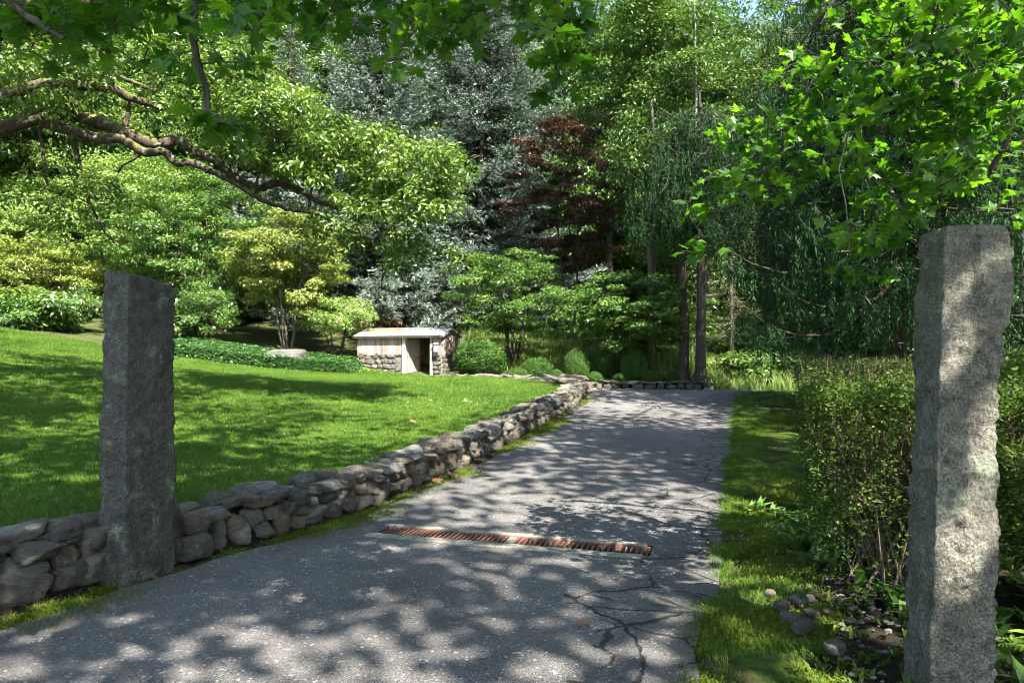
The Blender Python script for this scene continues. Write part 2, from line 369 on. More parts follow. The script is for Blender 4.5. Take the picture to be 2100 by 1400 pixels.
RL = np.array([(-5.0,-8),(-3.9,0),(-3.0,2.9),(-2.85,4.0),(-2.5,4.85),(-2.15,5.4),(-1.74,6.05),(-1.26,7.17),(-.53,9.2),(.03,10.95),(.59,12.8),(1.13,14.45),(1.68,16.0),(2.05,18),(2.2,19.3),(2.3,21),(2.4,23),(2.6,24.9)])
RR = np.array([(-1.2,-8),(.2,0),(.7,2.6),(.95,3.63),(1.39,4.65),(1.6,5.3),(1.85,6.08),(2.2,7.0),(2.5,8.1),(2.95,9.4),(3.45,10.8),(3.8,11.8),(4.55,14),(5.3,16.3),(6.0,18.2),(7.6,19.6),(12,20.2),(40,20.5)])
def resample(poly, n):
    d = np.r_[0, np.cumsum(np.hypot(*np.diff(poly, axis=0).T))]; s = np.linspace(0, d[-1], n)
    return np.c_[np.interp(s, d, poly[:, 0]), np.interp(s, d, poly[:, 1])]
def edge_x(poly, y): return np.interp(y, poly[:, 1], poly[:, 0])

# trench drain rectangle (plan)
TA = np.array([-1.16, 6.2]); TB = np.array([1.12, 5.52]); tdir = (TB-TA)/np.linalg.norm(TB-TA); tnor = np.array([-tdir[1], tdir[0]]); TL = float(np.linalg.norm(TB-TA)); TW = .3
def in_trench(x, y, m=0.0):
    qx = (x-TA[0])*tdir[0]+(y-TA[1])*tdir[1]; qy = (x-TA[0])*tnor[0]+(y-TA[1])*tnor[1]
    return (qx > -m) & (qx < TL+m) & (qy > -TW/2-m) & (qy < TW/2+m)
import bmesh
def cut_trench(me):
    bm = bmesh.new(); bm.from_mesh(me)
    near = [f for f in bm.faces if abs(f.calc_center_median().x) < 2.2 and 4.6 < f.calc_center_median().y < 7.2]
    for (pt, nr) in ((TA, tdir), (TB, tdir), (TA+tnor*TW/2, tnor), (TA-tnor*TW/2, tnor)):
        near = [f for f in bm.faces if abs(f.calc_center_median().x) < 2.2 and 4.6 < f.calc_center_median().y < 7.2]
        ge = set(near); 
        for f in near: ge.update(f.edges); ge.update(f.verts)
        bmesh.ops.bisect_plane(bm, geom=list(ge), plane_co=(pt[0], pt[1], 0), plane_no=(nr[0], nr[1], 0))
    dele = [f for f in bm.faces if in_trench(f.calc_center_median().x, f.calc_center_median().y)]
    bmesh.ops.delete(bm, geom=dele, context='FACES')
    bm.to_mesh(me); bm.free(); me.update()

# one big ground grid, split by what covers it
def axis(segs):
    out = []
    for a, b, st in segs: out += list(np.arange(a, b-1e-6, st))
    return np.array(out+[segs[-1][1]])
gx = axis([(-160,-60,12),(-60,-24,2.5),(-24,-8,.45),(-8,9,.14),(9,16,.4),(16,60,2.5),(60,160,12)])
gy = axis([(-90,-12,8),(-12,0,.8),(0,20,.14),(20,34,.28),(34,60,1.2),(60,240,9)])
GX, GY = np.meshgrid(gx, gy, indexing='ij'); GZ = H(GX, GY)
nz_ = np.array([noise.noise((x*.9, y*.9, 3.1))*.012+noise.noise((x*.25, y*.25, 7))*.03 for x, y in zip(GX.ravel(), GY.ravel())]).reshape(GX.shape)
GS = signed_left(GX, GY)
onroad = (GX > np.interp(GY, RL[:, 1], RL[:, 0])-.1) & (GX < edge_x(RR, GY)+.1) & (GY < 24)
verge_m = (~onroad) & (GS < 0) & (GX < 9)
bump_v = np.array([max(0, noise.noise((x*2.3, y*2.3, 1.7)))*.07+noise.noise((x*6, y*6, 9))*.012 if (v and y < 20) else 0 for x, y, v in zip(GX.ravel(), GY.ravel(), verge_m.ravel())]).reshape(GX.shape)
GZ = GZ+np.where(onroad, -.012, nz_)+bump_v*np.clip((GX-edge_x(RR, GY)-.1)/.5, 0, 1)
def gz(x, y): return Hs(x, y)
idx = np.arange(GX.size).reshape(GX.shape)
quads = np.stack([idx[:-1, :-1], idx[1:, :-1], idx[1:, 1:], idx[:-1, 1:]], -1).reshape(-1, 4)
cx = (GX[:-1, :-1]+GX[1:, 1:]).ravel()/2; cy = (GY[:-1, :-1]+GY[1:, 1:]).ravel()/2
csg = signed_left(cx, cy)
BED = np.array([(-30,27.2),(-17,25.6),(-12.8,25.2),(-9,25.2),(-6.6,26.6),(-6.0,28.2),(-2.6,27.5),(-.9,24.6),(1.2,20.9),(1.6,20.0)])   # back rim of the lawn
lawn_m = (csg > .3) & (cy < np.interp(cx, BED[:, 0], BED[:, 1])) & (cx < 2) & (cx > -60)
step_m = (csg > -.02) & (csg <= .3) & (cy < 26)
inv = edge_x(RR, cy)
verge_f = (csg < 0) & (cx > inv-.3) & (cx < inv+2.2) & (cy > -8) & (cy < 19.6)
soil_f = step_m | ((csg < 0) & (cx > inv+np.clip(.55+(cy-4)*.16, .5, 1.0)+.15*np.sin(cy*2.2+1)) & (cx < inv+3.5) & (cy > -6) & (cy < 9))
kinds = np.where(lawn_m, 0, np.where(soil_f, 2, np.where(verge_f, 1, 3)))
Vall = np.stack([GX.ravel(), GY.ravel(), GZ.ravel()], -1)
def sub_ground(mask):
    q = quads[mask]; u, inv_ = np.unique(q.ravel(), return_inverse=True)
    g = Geo(); g.add(Vall[u], inv_.reshape(-1, 4)); return g.mesh('ground', True)
for nm, k, mt in (('lawn', 0, 'lawn'), ('verge', 1, 'verge'), ('soil_bed', 2, 'soil'), ('ground', 3, 'floor')):
    me = sub_ground(kinds == k)
    cut_trench(me)
    obj(nm, me, M[mt], kind='structure')

# the driveway: a sheet between two wandering edges, then the right-hand bend beyond the crest
def driveway():
    NU, ys = 34, np.arange(-7.9, 19.61, .16)
    rng = np.random.default_rng(4)
    V = []; Uv = []
    for y in ys:
        a = edge_x(RL, y)+.03*math.sin(y*3.1)+.03*math.sin(y*7.7+1); b = edge_x(RR, y)+.09*noise.noise((y*1.6, 0, 0))+.05*noise.noise((y*5.5, 4, 0))
        for i in range(NU+1):
            t = i/NU; V.append((a+(b-a)*t, y)); Uv.append(t)
    V = np.array(V); z = R_(V[:, 0], V[:, 1])+.014
    z += np.array([noise.noise((x*.7, y*.7, 5))*.012+noise.noise((x*3, y*3, 2))*.003 for x, y in V])
    n = NU+1; i = np.arange(len(ys)-1)[:, None]*n; j = np.arange(NU)[None]
    f = np.stack([i+j, i+j+1, i+n+j+1, i+n+j], -1).reshape(-1, 4)
    g = Geo(); g.add(np.c_[V, z], f); base = len(V)
    # bend
    xs = np.arange(2.2, 30.1, .35); y2 = np.arange(19.6, 24.9, .3); V2 = []; U2 = []
    for x in xs:
        for y in y2:
            top = 24.85 if x < 7.5 else 24.85-(min(x, 12)-7.5)*.25
            yy = min(y, top); V2.append((x, yy)); U2.append(.3)
    V2 = np.array(V2); z2 = R_(V2[:, 0], V2[:, 1])+.014; n2 = len(y2)
    i = np.arange(len(xs)-1)[:, None]*n2; j = np.arange(n2-1)[None]
    f2 = np.stack([i+j, i+n2+j, i+n2+j+1, i+j+1], -1).reshape(-1, 4)
    g.add(np.c_[V2, z2], f2)
    me = g.mesh('driveway', True)
    at = me.attributes.new('u', 'FLOAT', 'POINT'); at.data.foreach_set('value', np.array(Uv+U2, np.float32))
    cut_trench(me)
    return obj('driveway', me, M['asphalt'], kind='structure')
driveway()

# ------------------------------------------------------------------ stones
_bm = bmesh.new(); bmesh.ops.create_icosphere(_bm, subdivisions=4, radius=1.0)
ICO_V4 = np.array([v.co[:] for v in _bm.verts]); ICO_F4 = np.array([[v.index for v in f.verts] for f in _bm.faces]); _bm.free()
_bm = bmesh.new(); bmesh.ops.create_icosphere(_bm, subdivisions=3, radius=1.0)
ICO_V = np.array([v.co[:] for v in _bm.verts]); ICO_F = np.array([[v.index for v in f.verts] for f in _bm.faces]); _bm.free()
def stone_mesh(seed, p=9, flat=False, hi=False, rough=.06):
    rng = np.random.default_rng(seed); D_ = norm(ICO_V4 if hi else ICO_V)
    nrm = [np.array(v, float) for v in ((1,0,0),(-1,0,0),(0,1,0),(0,-1,0),(0,0,1),(0,0,-1))]
    nrm = [norm(v+rng.normal(0, .16, 3)) for v in nrm]; dist = [rng.uniform(.8, 1) for _ in nrm]
    for _ in range(rng.integers(5, 10)):
        nrm.append(norm(rng.normal(0, 1, 3))); dist.append(rng.uniform(.82, 1.2))
    N = np.array(nrm); d = np.array(dist)
    r = 1/np.maximum((np.maximum(0, D_ @ N.T/d)**p).sum(1), 1e-6)**(1/p)
    V = D_*r[:, None]
    o = rng.uniform(0, 99, 3)
    disp = np.array([noise.fractal(Vector(v*1.6+o), 1.0, 2.0, 4)*rough+(noise.noise(Vector((v[0]*2+o[0], v[1]*2, v[2]*9)))*rough*.5) for v in V])
    V = V+D_*disp[:, None]
    V = V/np.abs(V).max(0)
    g = Geo(); g.add(V, ICO_F4 if hi else ICO_F); me = g.mesh('stone', True); me.materials.append(M['stone']); return me
ST_ROUND = [stone_mesh(100+i, 7, hi=True, rough=.08) for i in range(10)]
ST_ANG = [stone_mesh(200+i, 20, hi=True, rough=.13) for i in range(10)]
ST_FLAT = [stone_mesh(300+i, 18, hi=True, rough=.16) for i in range(8)]
def put_stone(me, c, size, yaw, root, tilt=(0, 0), name='stone'):
    o = bpy.data.objects.new(name, me); COL.objects.link(o); o.parent = root
    o.location = (c[0]-root.location.x, c[1]-root.location.y, c[2]-root.location.z)
    o.rotation_euler = (tilt[0], tilt[1], yaw); o.scale = (size[0]/2, size[1]/2, size[2]/2)
    return o
def along(poly):
    d = np.r_[0, np.cumsum(np.hypot(*np.diff(poly, axis=0).T))]
    def f(s):
        p = np.array([np.interp(s, d, poly[:, 0]), np.interp(s, d, poly[:, 1])]); q = np.array([np.interp(s+.1, d, poly[:, 0]), np.interp(s+.1, d, poly[:, 1])])
        q0 = np.array([np.interp(s-.1, d, poly[:, 0]), np.interp(s-.1, d, poly[:, 1])]); t = q-q0; t = t/max(1e-6, np.linalg.norm(t)); return p, t
    return f, d[-1]
POST_L = np.array([-2.66, 4.9])
def wall(root, poly, s0, s1, courses, caps, seed, skip=None):
    rng = np.random.default_rng(seed); f, L = along(poly)
    for (zc, hh, ww, dd, inset, kind) in courses:
        s = s0+rng.uniform(0, .1)
        while s < s1:
            w = ww*rng.uniform(.6, 1.45); sc_ = s+w/2; p, t = f(sc_); n = np.array([-t[1], t[0]])
            ins = inset+rng.uniform(-.02, .03); d = dd*rng.uniform(.85, 1.2); h = hh*rng.uniform(.85, 1.3)
            c = p+n*(ins+d/2)
            if skip is None or not skip(c, w):
                z = float(R_(p[0:1], p[1:2])[0])+zc+rng.uniform(-.015, .02)
                me = (ST_ROUND if kind == 'r' and rng.random() < .72 else ST_ANG)[rng.integers(10)]
                put_stone(me, (c[0], c[1], z), (w*.99, d, h*.99), math.atan2(t[1], t[0])+rng.choice([0, math.pi])+rng.normal(0, .08), root, (rng.normal(0, .1), rng.normal(0, .12)))
            s += w*.96
    for (zc, hh, ww, dd, inset) in caps:
        s = s0+rng.uniform(0, .15)
        while s < s1:
            w = ww*rng.uniform(.65, 1.4); p, t = f(s+w/2); n = np.array([-t[1], t[0]]); d = dd*rng.uniform(.8, 1.25); c = p+n*(inset+d/2+rng.uniform(-.05, .05))
            if skip is None or not skip(c, w):
                z = float(R_(p[0:1], p[1:2])[0])+zc+rng.uniform(-.025, .035)
                me = (ST_FLAT[rng.integers(8)] if rng.random() < .55 else ST_ANG[rng.integers(10)])
                put_stone(me, (c[0], c[1], z), (w*1.08, d, hh*rng.uniform(.75, 1.4)), math.atan2(t[1], t[0])+rng.normal(0, .25), root, (rng.normal(0, .12), rng.normal(0, .1)))
            s += w*.88
def near_post(c, w): return abs(c[0]-POST_L[0]) < .2+w*.1 and abs(c[1]-POST_L[1]) < .16+w*.2
fW, LW = along(WALL); dW = np.r_[0, np.cumsum(np.hypot(*np.diff(WALL, axis=0).T))]
s_post = dW[4]-.02
w1 = thing('stone_wall', 'short low dry stone wall at the left edge, ending at the dark granite post', 'wall', (-3.03, 4.04, 0))
wall(w1, WALL, dW[2]-.1, s_post+.1, [(.09, .22, .28, .34, .0, 'r'), (.235, .17, .25, .34, .02, 'r')], [(.335, .13, .3, .3, .03), (.345, .14, .32, .34, .26)], 5, near_post)
w2 = thing('stone_wall', 'long low dry stone wall running along the driveway edge of the lawn', 'wall', (-2.3, 5.5, 0))
wall(w2, WALL, s_post, dW[-1]+.1, [(.075, .19, .19, .3, .0, 'r'), (.21, .15, .17, .28, .02, 'r')], [(.31, .12, .22, .26, .02), (.325, .13, .29, .32, .22)], 6, near_post)
for (x, y, z, w, d, h, rt_) in ((-2.93,4.72,.1,.3,.34,.24,w1),(-2.9,4.76,.3,.28,.32,.18,w1),(-3.0,4.95,.36,.3,.3,.16,w1),(-2.45,5.3,.09,.24,.3,.22,w2),(-2.5,5.36,.26,.24,.3,.17,w2),(-2.72,5.3,.34,.3,.3,.16,w2)):
    put_stone(ST_ROUND[int(z*100) % 10], (x, y, z), (w, d, h), 1.2, rt_)
# rounded end of the long wall, beside the crest
rng = np.random.default_rng(77)
for (x, y, z, w, d, h) in ((2.1,19.3,.7,.5,.45,.3),(1.85,19.7,.72,.5,.5,.3),(1.9,19.2,.98,.6,.5,.16),(1.45,20.0,.85,.55,.5,.3),(1.6,19.4,1.0,.6,.6,.2),(1.2,19.2,.93,.7,.5,.2),(1.05,20.4,.9,.5,.5,.25),(1.3,18.4,.95,.6,.5,.18)):
    put_stone(ST_ANG[rng.integers(10)], (x, y, z), (w, d, h), rng.uniform(0, 3), w2, (rng.normal(0, .1), rng.normal(0, .1)))
w3 = thing('stone_wall', 'low dry stone wall beyond the crest of the driveway, under the clipped bushes', 'wall', (2.5, 25.3, .2))
wall(w3, FARW, 0, 4.75, [(.12, .26, .42, .3, .0, 'r'), (.33, .22, .42, .3, .02, 'a')], [(.47, .09, .6, .36, .0)], 9)
# loose flat stones edging the back rim of the lawn, from the long wall to the shed
w4 = thing('stone_edging', 'row of flat pale stones along the back rim of the lawn beside the shed', 'edging', (-.9, 24.6, .8))
EDG = np.array([(1.0,20.6),(.2,22.2),(-.75,24.4),(-1.6,26.0),(-2.5,27.5)]); fE, LE = along(EDG)
s = 0
while s < LE:
    w = rng.uniform(.3, .62); p, t = fE(s+w/2)
    z = Hs(p[0], p[1])
    put_stone(ST_FLAT[rng.integers(8)], (p[0]+rng.normal(0, .1), p[1]+rng.normal(0, .1), z+.06), (w*1.1, rng.uniform(.3, .5), rng.uniform(.12, .26)), math.atan2(t[1], t[0])+rng.normal(0, .3), w4, (rng.normal(0, .15), rng.normal(0, .15)))
    if rng.random() < .5: put_stone(ST_ANG[rng.integers(10)], (p[0]+rng.normal(.25, .1), p[1]+rng.normal(.2, .1), z+.03), (w*.8, .3, .18), rng.uniform(0, 3), w4)
    s += w*.85

# ------------------------------------------------------------------ granite gate posts
def slab(corners, height, top_shift, taper, seed, topz, amp=1.0, bulge=None):
    """four plan corners (counter-clockwise), rough-hewn faces"""
    C = np.array(corners, float); cen = C.mean(0); npr, nzr = 22, 160
    ring = []
    for a, b in zip(C, np.roll(C, -1, 0)):
        for i in range(npr): ring.append(a+(b-a)*(i/npr))
    ring = np.array(ring); n = len(ring); V = []
    zs = np.linspace(-.25, height, nzr); o = seed*13.7
    out = norm(ring-cen)
    def disp(v): return amp*(noise.fractal(Vector((v[0]*5+o, v[1]*5, v[2]*4)), 1, 2, 3)*.014+noise.fractal(Vector((v[0]*15+o, v[1]*15, v[2]*15)), .8, 2.1, 4)*.013+abs(noise.noise(Vector((v[0]*45, v[1]*45+o, v[2]*38))))*-.005)
    for z in zs:
        t = max(0, z/height); k = 1-taper*t
        for q, w in zip(ring, out):
            p = cen+(q-cen)*k+np.array(top_shift)*t; zz = z
            v = np.array([p[0], p[1], zz]); d = disp(v)
            if bulge: d += bulge(v, w)
            e = max(0, (t-.975)/.025); d -= .016*e*e
            V.append((v[0]+w[0]*d, v[1]+w[1]*d, zz+topz(v)*max(0, (t-.85)/.15)))
    g = Geo(); V = np.array(V)
    i = np.arange(nzr-1)[:, None]*n; j = np.arange(n)[None]; j2 = (j+1) % n
    F_ = [np.stack([i+j, i+j2, i+n+j2, i+n+j], -1).reshape(-1, 4)]
    last = V[-n:]; cen3 = last.mean(0); Vt = [V]; b0 = len(V)-n; nr = 10
    for r in range(1, nr+1):
        k = 1-r/(nr+.3)
        lay = cen3+(last-cen3)*k; lay[:, 2] = last[:, 2]*k+cen3[2]*(1-k)+.012*(1-k)+np.array([noise.fractal(Vector((v[0]*14+o, v[1]*14, 1)), 1, 2, 3)*.014 for v in lay])
        Vt.append(lay); b1 = len(V)+(r-1)*n
        F_.append(np.stack([b0+j, b0+j2, b1+j2, b1+j], -1).reshape(-1, 4)); b0 = b1
    g.add(np.concatenate(Vt), np.concatenate(F_)); return g.mesh('gate_post', True)
c0 = np.array([-2.617, 4.65]); ey = np.array([.29, .957]); ex = np.array([-.957, .29])
crn = [c0, c0+ey*.45, c0+ey*.45+ex*.23, c0+ex*.23]
me = slab(crn, 2.12, (-.01, .0), .08, 1, lambda v: .09*(-(v[0]+2.66))/.2*.5)
for v in me.vertices: v.co.x += 2.66; v.co.y -= 4.9
o = obj('gate_post', me, M['granite_grey'], label='dark rough granite gate post rising from the stone wall on the lawn side', category='gate post', group='granite gate posts'); o.location = (-2.66, 4.9, 0)
c0 = np.array([1.87, 3.1]); ey = np.array([.1, .99]); ex = np.array([.99, -.1])
crn = [c0, c0+ex*.275, c0+ex*.275+ey*.24, c0+ey*.24]
def bul(v, w):
    t = v[2]/2.15
    return (.035 if w[0] > 0 else 0)*math.exp(-((t-.88)/.1)**2) - .015*math.exp(-((t-.62)/.2)**2)*(w[0] > 0)
me = slab(crn, 2.15, (.105, .0), .0, 2, lambda v: .02*noise.noise(Vector((v[0]*6, v[1]*6, 0))), 1.25, bul)
for v in me.vertices: v.co.x -= 2.0; v.co.y -= 3.2
o = obj('gate_post', me, M['granite_warm'], label='tall lichen-spotted granite gate post in front of the hedge', category='gate post', group='granite gate posts'); o.location = (2.0, 3.2, 0)

# ------------------------------------------------------------------ trench drain and its two grates
tz = float(R_(np.array([0.]), np.array([5.9]))[0])+.016
trot = math.atan2(tdir[1], tdir[0])
dr = thing('trench_drain', 'concrete lined trench drain set across the driveway', 'drain', (TA[0], TA[1], tz), trot)
g = Geo()
def rough_beam(x0, x1, y0, y1, z0, z1, seed, n=60):
    gg = []; rng_ = np.random.default_rng(seed); xs = np.linspace(x0, x1, n)
    ring = [(y0, z0), (y0, z1-.004), (y0+.006, z1), (y1-.006, z1), (y1, z1-.004), (y1, z0)]
    V = []
    for x in xs:
        for (y, z) in ring: V.append((x, y+noise.noise((x*9, y*40, seed))*.008, z+(noise.noise((x*14, y*30, seed+3))*.006 if z > z0 else 0)))
    k = len(ring); i = np.arange(n-1)[:, None]*k; j = np.arange(k)[None]; j2 = (j+1) % k
    f = np.stack([i+j, i+k+j, i+k+j2, i+j2], -1).reshape(-1, 4)
    return np.array(V), f
for (y0, y1, sd) in ((-TW/2-.1, -TW/2+.012, 1), (TW/2-.012, TW/2+.06, 2)):
    v, f = rough_beam(-.06, TL-.05, y0, y1, -.3, .012, sd); g.add(v, f)
obj('kerb_beam', g, M['concrete'], dr)
g = Geo(); g.box((-.02, -TW/2, -.42), (TL+.02, TW/2, -.4)); g.box((-.03, -TW/2, -.4), (-.01, TW/2, -.005)); g.box((TL+.01, -TW/2, -.4), (TL+.03, TW/2, -.005))
g.box((0, TW/2-.016, -.4), (TL, TW/2-.0125, -.03)); g.box((0, -TW/2+.0125, -.4), (TL, -TW/2+.016, -.03))
obj('pit_lining', g, M['iron_dark'], dr)
g = Geo(); g.box((TL/2-.03, -TW/2+.02, -.38), (TL/2+.03, TW/2-.02, -.006)); obj('divider', g, M['concrete'], dr)
gb = Geo(); gb.box((-.005, -TW/2+.024, -.045), (.005, TW/2-.024, .0)); bar_me = gb.mesh('bar'); bar_me.materials.append(M['iron'])
gr = Geo(); gl = TL/2-.045; gr.box((0, -.006, -.05), (gl, .006, .002)); rail_me = gr.mesh('rail'); rail_me.materials.append(M['iron'])
for k, (x0, lab) in enumerate(((.01, 'rusted iron drain grate nearer the stone wall, with slanting bars'), (TL/2+.035, 'rusted iron drain grate nearer the grass verge, with red-lit slots'))):
    q = TA+tdir*x0
    gt = thing('drain_grate', lab, 'grate', (q[0], q[1], tz), trot, 'iron drain grates')
    for yy in (-TW/2+.018, TW/2-.018):
        o = obj('rail', rail_me, None, gt); o.location = (0, yy, 0)
    for i in range(26):
        o = obj('bar', bar_me, None, gt); o.location = (.02+i*(gl-.04)/25, 0, 0); o.rotation_euler = (0, .25, .0)

# ------------------------------------------------------------------ the low shed
SH = np.array([-6.56, 28.98]); srz = rad(-15)
sh = thing('shed', 'low weathered board shed on a stone base with its door open', 'shed', (SH[0], SH[1], 0), srz)
SL, SW, SILL, EAVE, RIDGE, BASE = 3.79, 2.05, 1.66, 2.46, 2.76, .4
D0, D1 = 2.2, 3.3
g = Geo()
g.box((.02, .06, BASE), (D0-.14, .3, SILL-.02)); g.box((D1+.1, .06, BASE), (SL-.02, .3, SILL-.02)); g.box((SL-.28, .3, BASE), (SL-.02, SW, SILL-.02)); g.box((.02, .3, BASE), (.28, SW, SILL-.02)); g.box((.28, SW-.25, BASE), (SL-.28, SW, SILL-.02))
obj('foundation', g, M['concrete'], sh)
rng = np.random.default_rng(12)
def shed_stone(x, y, z, sx, sy, sz, rz=0):
    o = bpy.data.objects.new('stone', (ST_ANG if rng.random() < .6 else ST_ROUND)[rng.integers(10)]); COL.objects.link(o); o.parent = sh
    o.location = (x, y, z); o.scale = (sx/2, sy/2, sz/2); o.rotation_euler = (0, rng.normal(0, .12), rz)
def stone_face(x0, x1, end=False, y=.05):
    z = .62
    while z < SILL-.05:
        h = rng.uniform(.17, .27); x = x0
        while x < x1-.04:
            w = min(rng.uniform(.2, .42), x1-x)
            if end: shed_stone(SL-.03, x+w/2, z+h/2, .14, w*1.03, h*1.03)
            else: shed_stone(x+w/2, y, z+h/2, w*1.03, .14, h*1.03)
            x += w*.98
        z += h*.98
stone_face(.02, D0-.45); shed_stone(D0-.29, .05, 1.3, .34, .15, .62); shed_stone(D0-.3, .05, .85, .36, .15, .32)
stone_face(D1+.1, SL); stone_face(.1, SW, True)
for i in range(6): shed_stone(D0+.1+i*.2, SW-.3, 1.0+.25*rng.random(), .28, .2, .3); 
for i in range(6): shed_stone(D0+.1+i*.2, SW-.32, .7+.1*rng.random(), .28, .25, .3)
def board(x, w, z0, z1, y0, name='board', end=False, z1b=None, mat='wood', par=None):
    gg = Geo(); t = .024; j = rng.uniform(-.006, .006)
    z1b = z1 if z1b is None else z1b
    if not end:
        v = [(x,y0+j,z0),(x+w-.008,y0+j,z0),(x+w-.008,y0+t+j,z0),(x,y0+t+j,z0),(x,y0+j,z1),(x+w-.008,y0+j,z1),(x+w-.008,y0+t+j,z1),(x,y0+t+j,z1)]
    else:
        v = [(y0+j,x,z0),(y0+j,x+w-.008,z0),(y0-t+j,x+w-.008,z0),(y0-t+j,x,z0),(y0+j,x,z1),(y0+j,x+w-.008,z1b),(y0-t+j,x+w-.008,z1b),(y0-t+j,x,z1)]
    gg.add(v, [(0,3,2,1),(4,5,6,7),(0,1,5,4),(1,2,6,5),(2,3,7,6),(3,0,4,7)])
    return obj(name, gg, M[mat], par or sh)
x = 0
while x < D0-.16:
    w = min(rng.uniform(.1, .19), D0-.155-x)
    if w < .03: break
    board(x, w, SILL+rng.uniform(-.03, .01), EAVE-.02, .0); x += w
x = D1+.1
while x < SL-.02:
    w = min(rng.uniform(.11, .16), SL-x); board(x, w, SILL+rng.uniform(-.02, .01), EAVE-.02, .0); x += w
x = .03
def gable(y): return EAVE-.02+(RIDGE-EAVE)*(1-abs(y-SW/2)/(SW/2))
while x < SW-.02:
    w = min(rng.uniform(.12, .2), SW-x); board(x, w, SILL+rng.uniform(-.02, .01), gable(x), SL, end=True, z1b=gable(x+w)); x += w
    board(x-w, w, BASE, gable(x-w), .024, end=True, z1b=gable(x))
x = .03
while x < SL-.05: board(x, .24, BASE, EAVE-.02, SW-.03); x += .24
g = Geo(); g.box((D0-.145, -.03, BASE), (D0, .12, EAVE-.06)); obj('door_post', g, M['wood_white'], sh)
g = Geo(); g.box((D1, -.03, BASE), (D1+.095, .12, EAVE-.06)); obj('door_post', g, M['wood_white'], sh)
g = Geo(); g.box((D0-.145, -.032, EAVE-.058), (D1+.095, .118, EAVE+.005)); obj('lintel', g, M['wood'], sh)
g = Geo(); g.box((.03, .1, BASE), (SL-.03, SW-.05, BASE+.12)); obj('floor', g, M['soil'], sh)
# open door swung inwards from the left post
dm = np.eye(4); a = rad(62); dm[:2, :2] = [[math.cos(a), -math.sin(a)], [math.sin(a), math.cos(a)]]; dm[:3, 3] = (D0+.02, .14, 0)
g = Geo(); g.box((0, -.02, .62), (.62, .02, EAVE-.12), M=dm); dr_o = obj('door', g, M['wood'], sh)
g = Geo(); g.box((.62, -.028, .62), (.68, .03, EAVE-.1), M=dm); obj('edge_strip', g, M['wood_rust'], dr_o)
g = Geo(); g.box((.52, -.05, 1.5), (.58, -.02, 1.58), M=dm); obj('handle', g, M['black'], dr_o)
# roof
def roof_slab(y0, z0, y1, z1, t=.05, x0=-.12, x1=SL+.12, nx=60, ny=12):
    V = []
    for s_ in (0, 1):
        for i in range(nx+1):
            for j in range(ny+1):
                x_ = x0+(x1-x0)*i/nx; k = j/ny
                V.append((x_, y0+(y1-y0)*k, z0+(z1-z0)*k-(t if s_ else 0)+(.006*(j % 3) if not s_ else 0)*.6+noise.noise((x_*2, k*3, 0))*.008))
    n = (nx+1)*(ny+1); f = []
    for i in range(nx):
        for j in range(ny):
            a_ = i*(ny+1)+j; f.append((a_, a_+ny+1, a_+ny+2, a_+1)); f.append((n+a_, n+a_+1, n+a_+ny+2, n+a_+ny+1))
    for i in range(nx):
        for a_ in (i*(ny+1), i*(ny+1)+ny): f.append((a_, a_+n, a_+n+ny+1, a_+ny+1))
    for j in range(ny):
        for a_ in (j, nx*(ny+1)+j): f.append((a_, a_+1, a_+1+n, a_+n))
    gg = Geo(); gg.add(V, f); return gg
slope = (RIDGE-EAVE)/(SW/2)
rf = obj('roof', roof_slab(-.16, EAVE+.05-.16*slope, SW/2, RIDGE+.05), M['roof'], sh)
obj('roof_slope', roof_slab(SW/2+.002, RIDGE+.05, SW+.16, EAVE+.05-.16*slope), M['roof'], rf)
g = Geo(); g.box((-.12, SW/2-.09, RIDGE+.052), (SL+.12, SW/2+.09, RIDGE+.075)); obj('ridge_cap', g, M['steel'], rf)
g = Geo(); g.box((-.115, -.165, EAVE-.1), (SL+.115, -.14, EAVE+.0)); obj('fascia', g, M['bark_dark'], rf)
for xx in (SL+.09,):
    g = Geo(); g.add([(xx,-.15,EAVE-.09),(xx+.025,-.15,EAVE-.09),(xx+.025,SW/2,RIDGE-.05),(xx,SW/2,RIDGE-.05),(xx,-.15,EAVE-.01),(xx+.025,-.15,EAVE-.01),(xx+.025,SW/2,RIDGE+.0),(xx,SW/2,RIDGE+.0)], [(0,3,2,1),(4,5,6,7),(0,1,5,4),(1,2,6,5),(2,3,7,6),(3,0,4,7)]); obj('barge_board', g, M['wood'], rf)
# grey box with a hood beside the doorway
bx_ = D1+.2
g = Geo(); g.box((bx_, -.13, 1.78), (bx_+.17, -.004, 2.1)); mb = obj('wall_box', g, M['steel'], sh)
g = Geo(); g.add([(bx_-.02,-.17,2.1),(bx_+.19,-.17,2.1),(bx_+.19,.0,2.1),(bx_-.02,.0,2.1),(bx_-.02,-.17,2.11),(bx_+.19,-.17,2.11),(bx_+.19,-.002,2.17),(bx_-.02,-.002,2.17)], [(0,3,2,1),(4,5,6,7),(0,1,5,4),(1,2,6,5),(2,3,7,6),(3,0,4,7)]); obj('hood', g, M['steel'], mb)
g = Geo(); g.box((bx_+.05, -.136, 1.84), (bx_+.11, -.13, 2.04)); obj('window', g, M['petal_w'], mb)
g = Geo(); g.box((bx_-.03, -.12, 1.6), (bx_+.13, -.006, 1.776)); obj('lower_box', g, M['black'], mb)
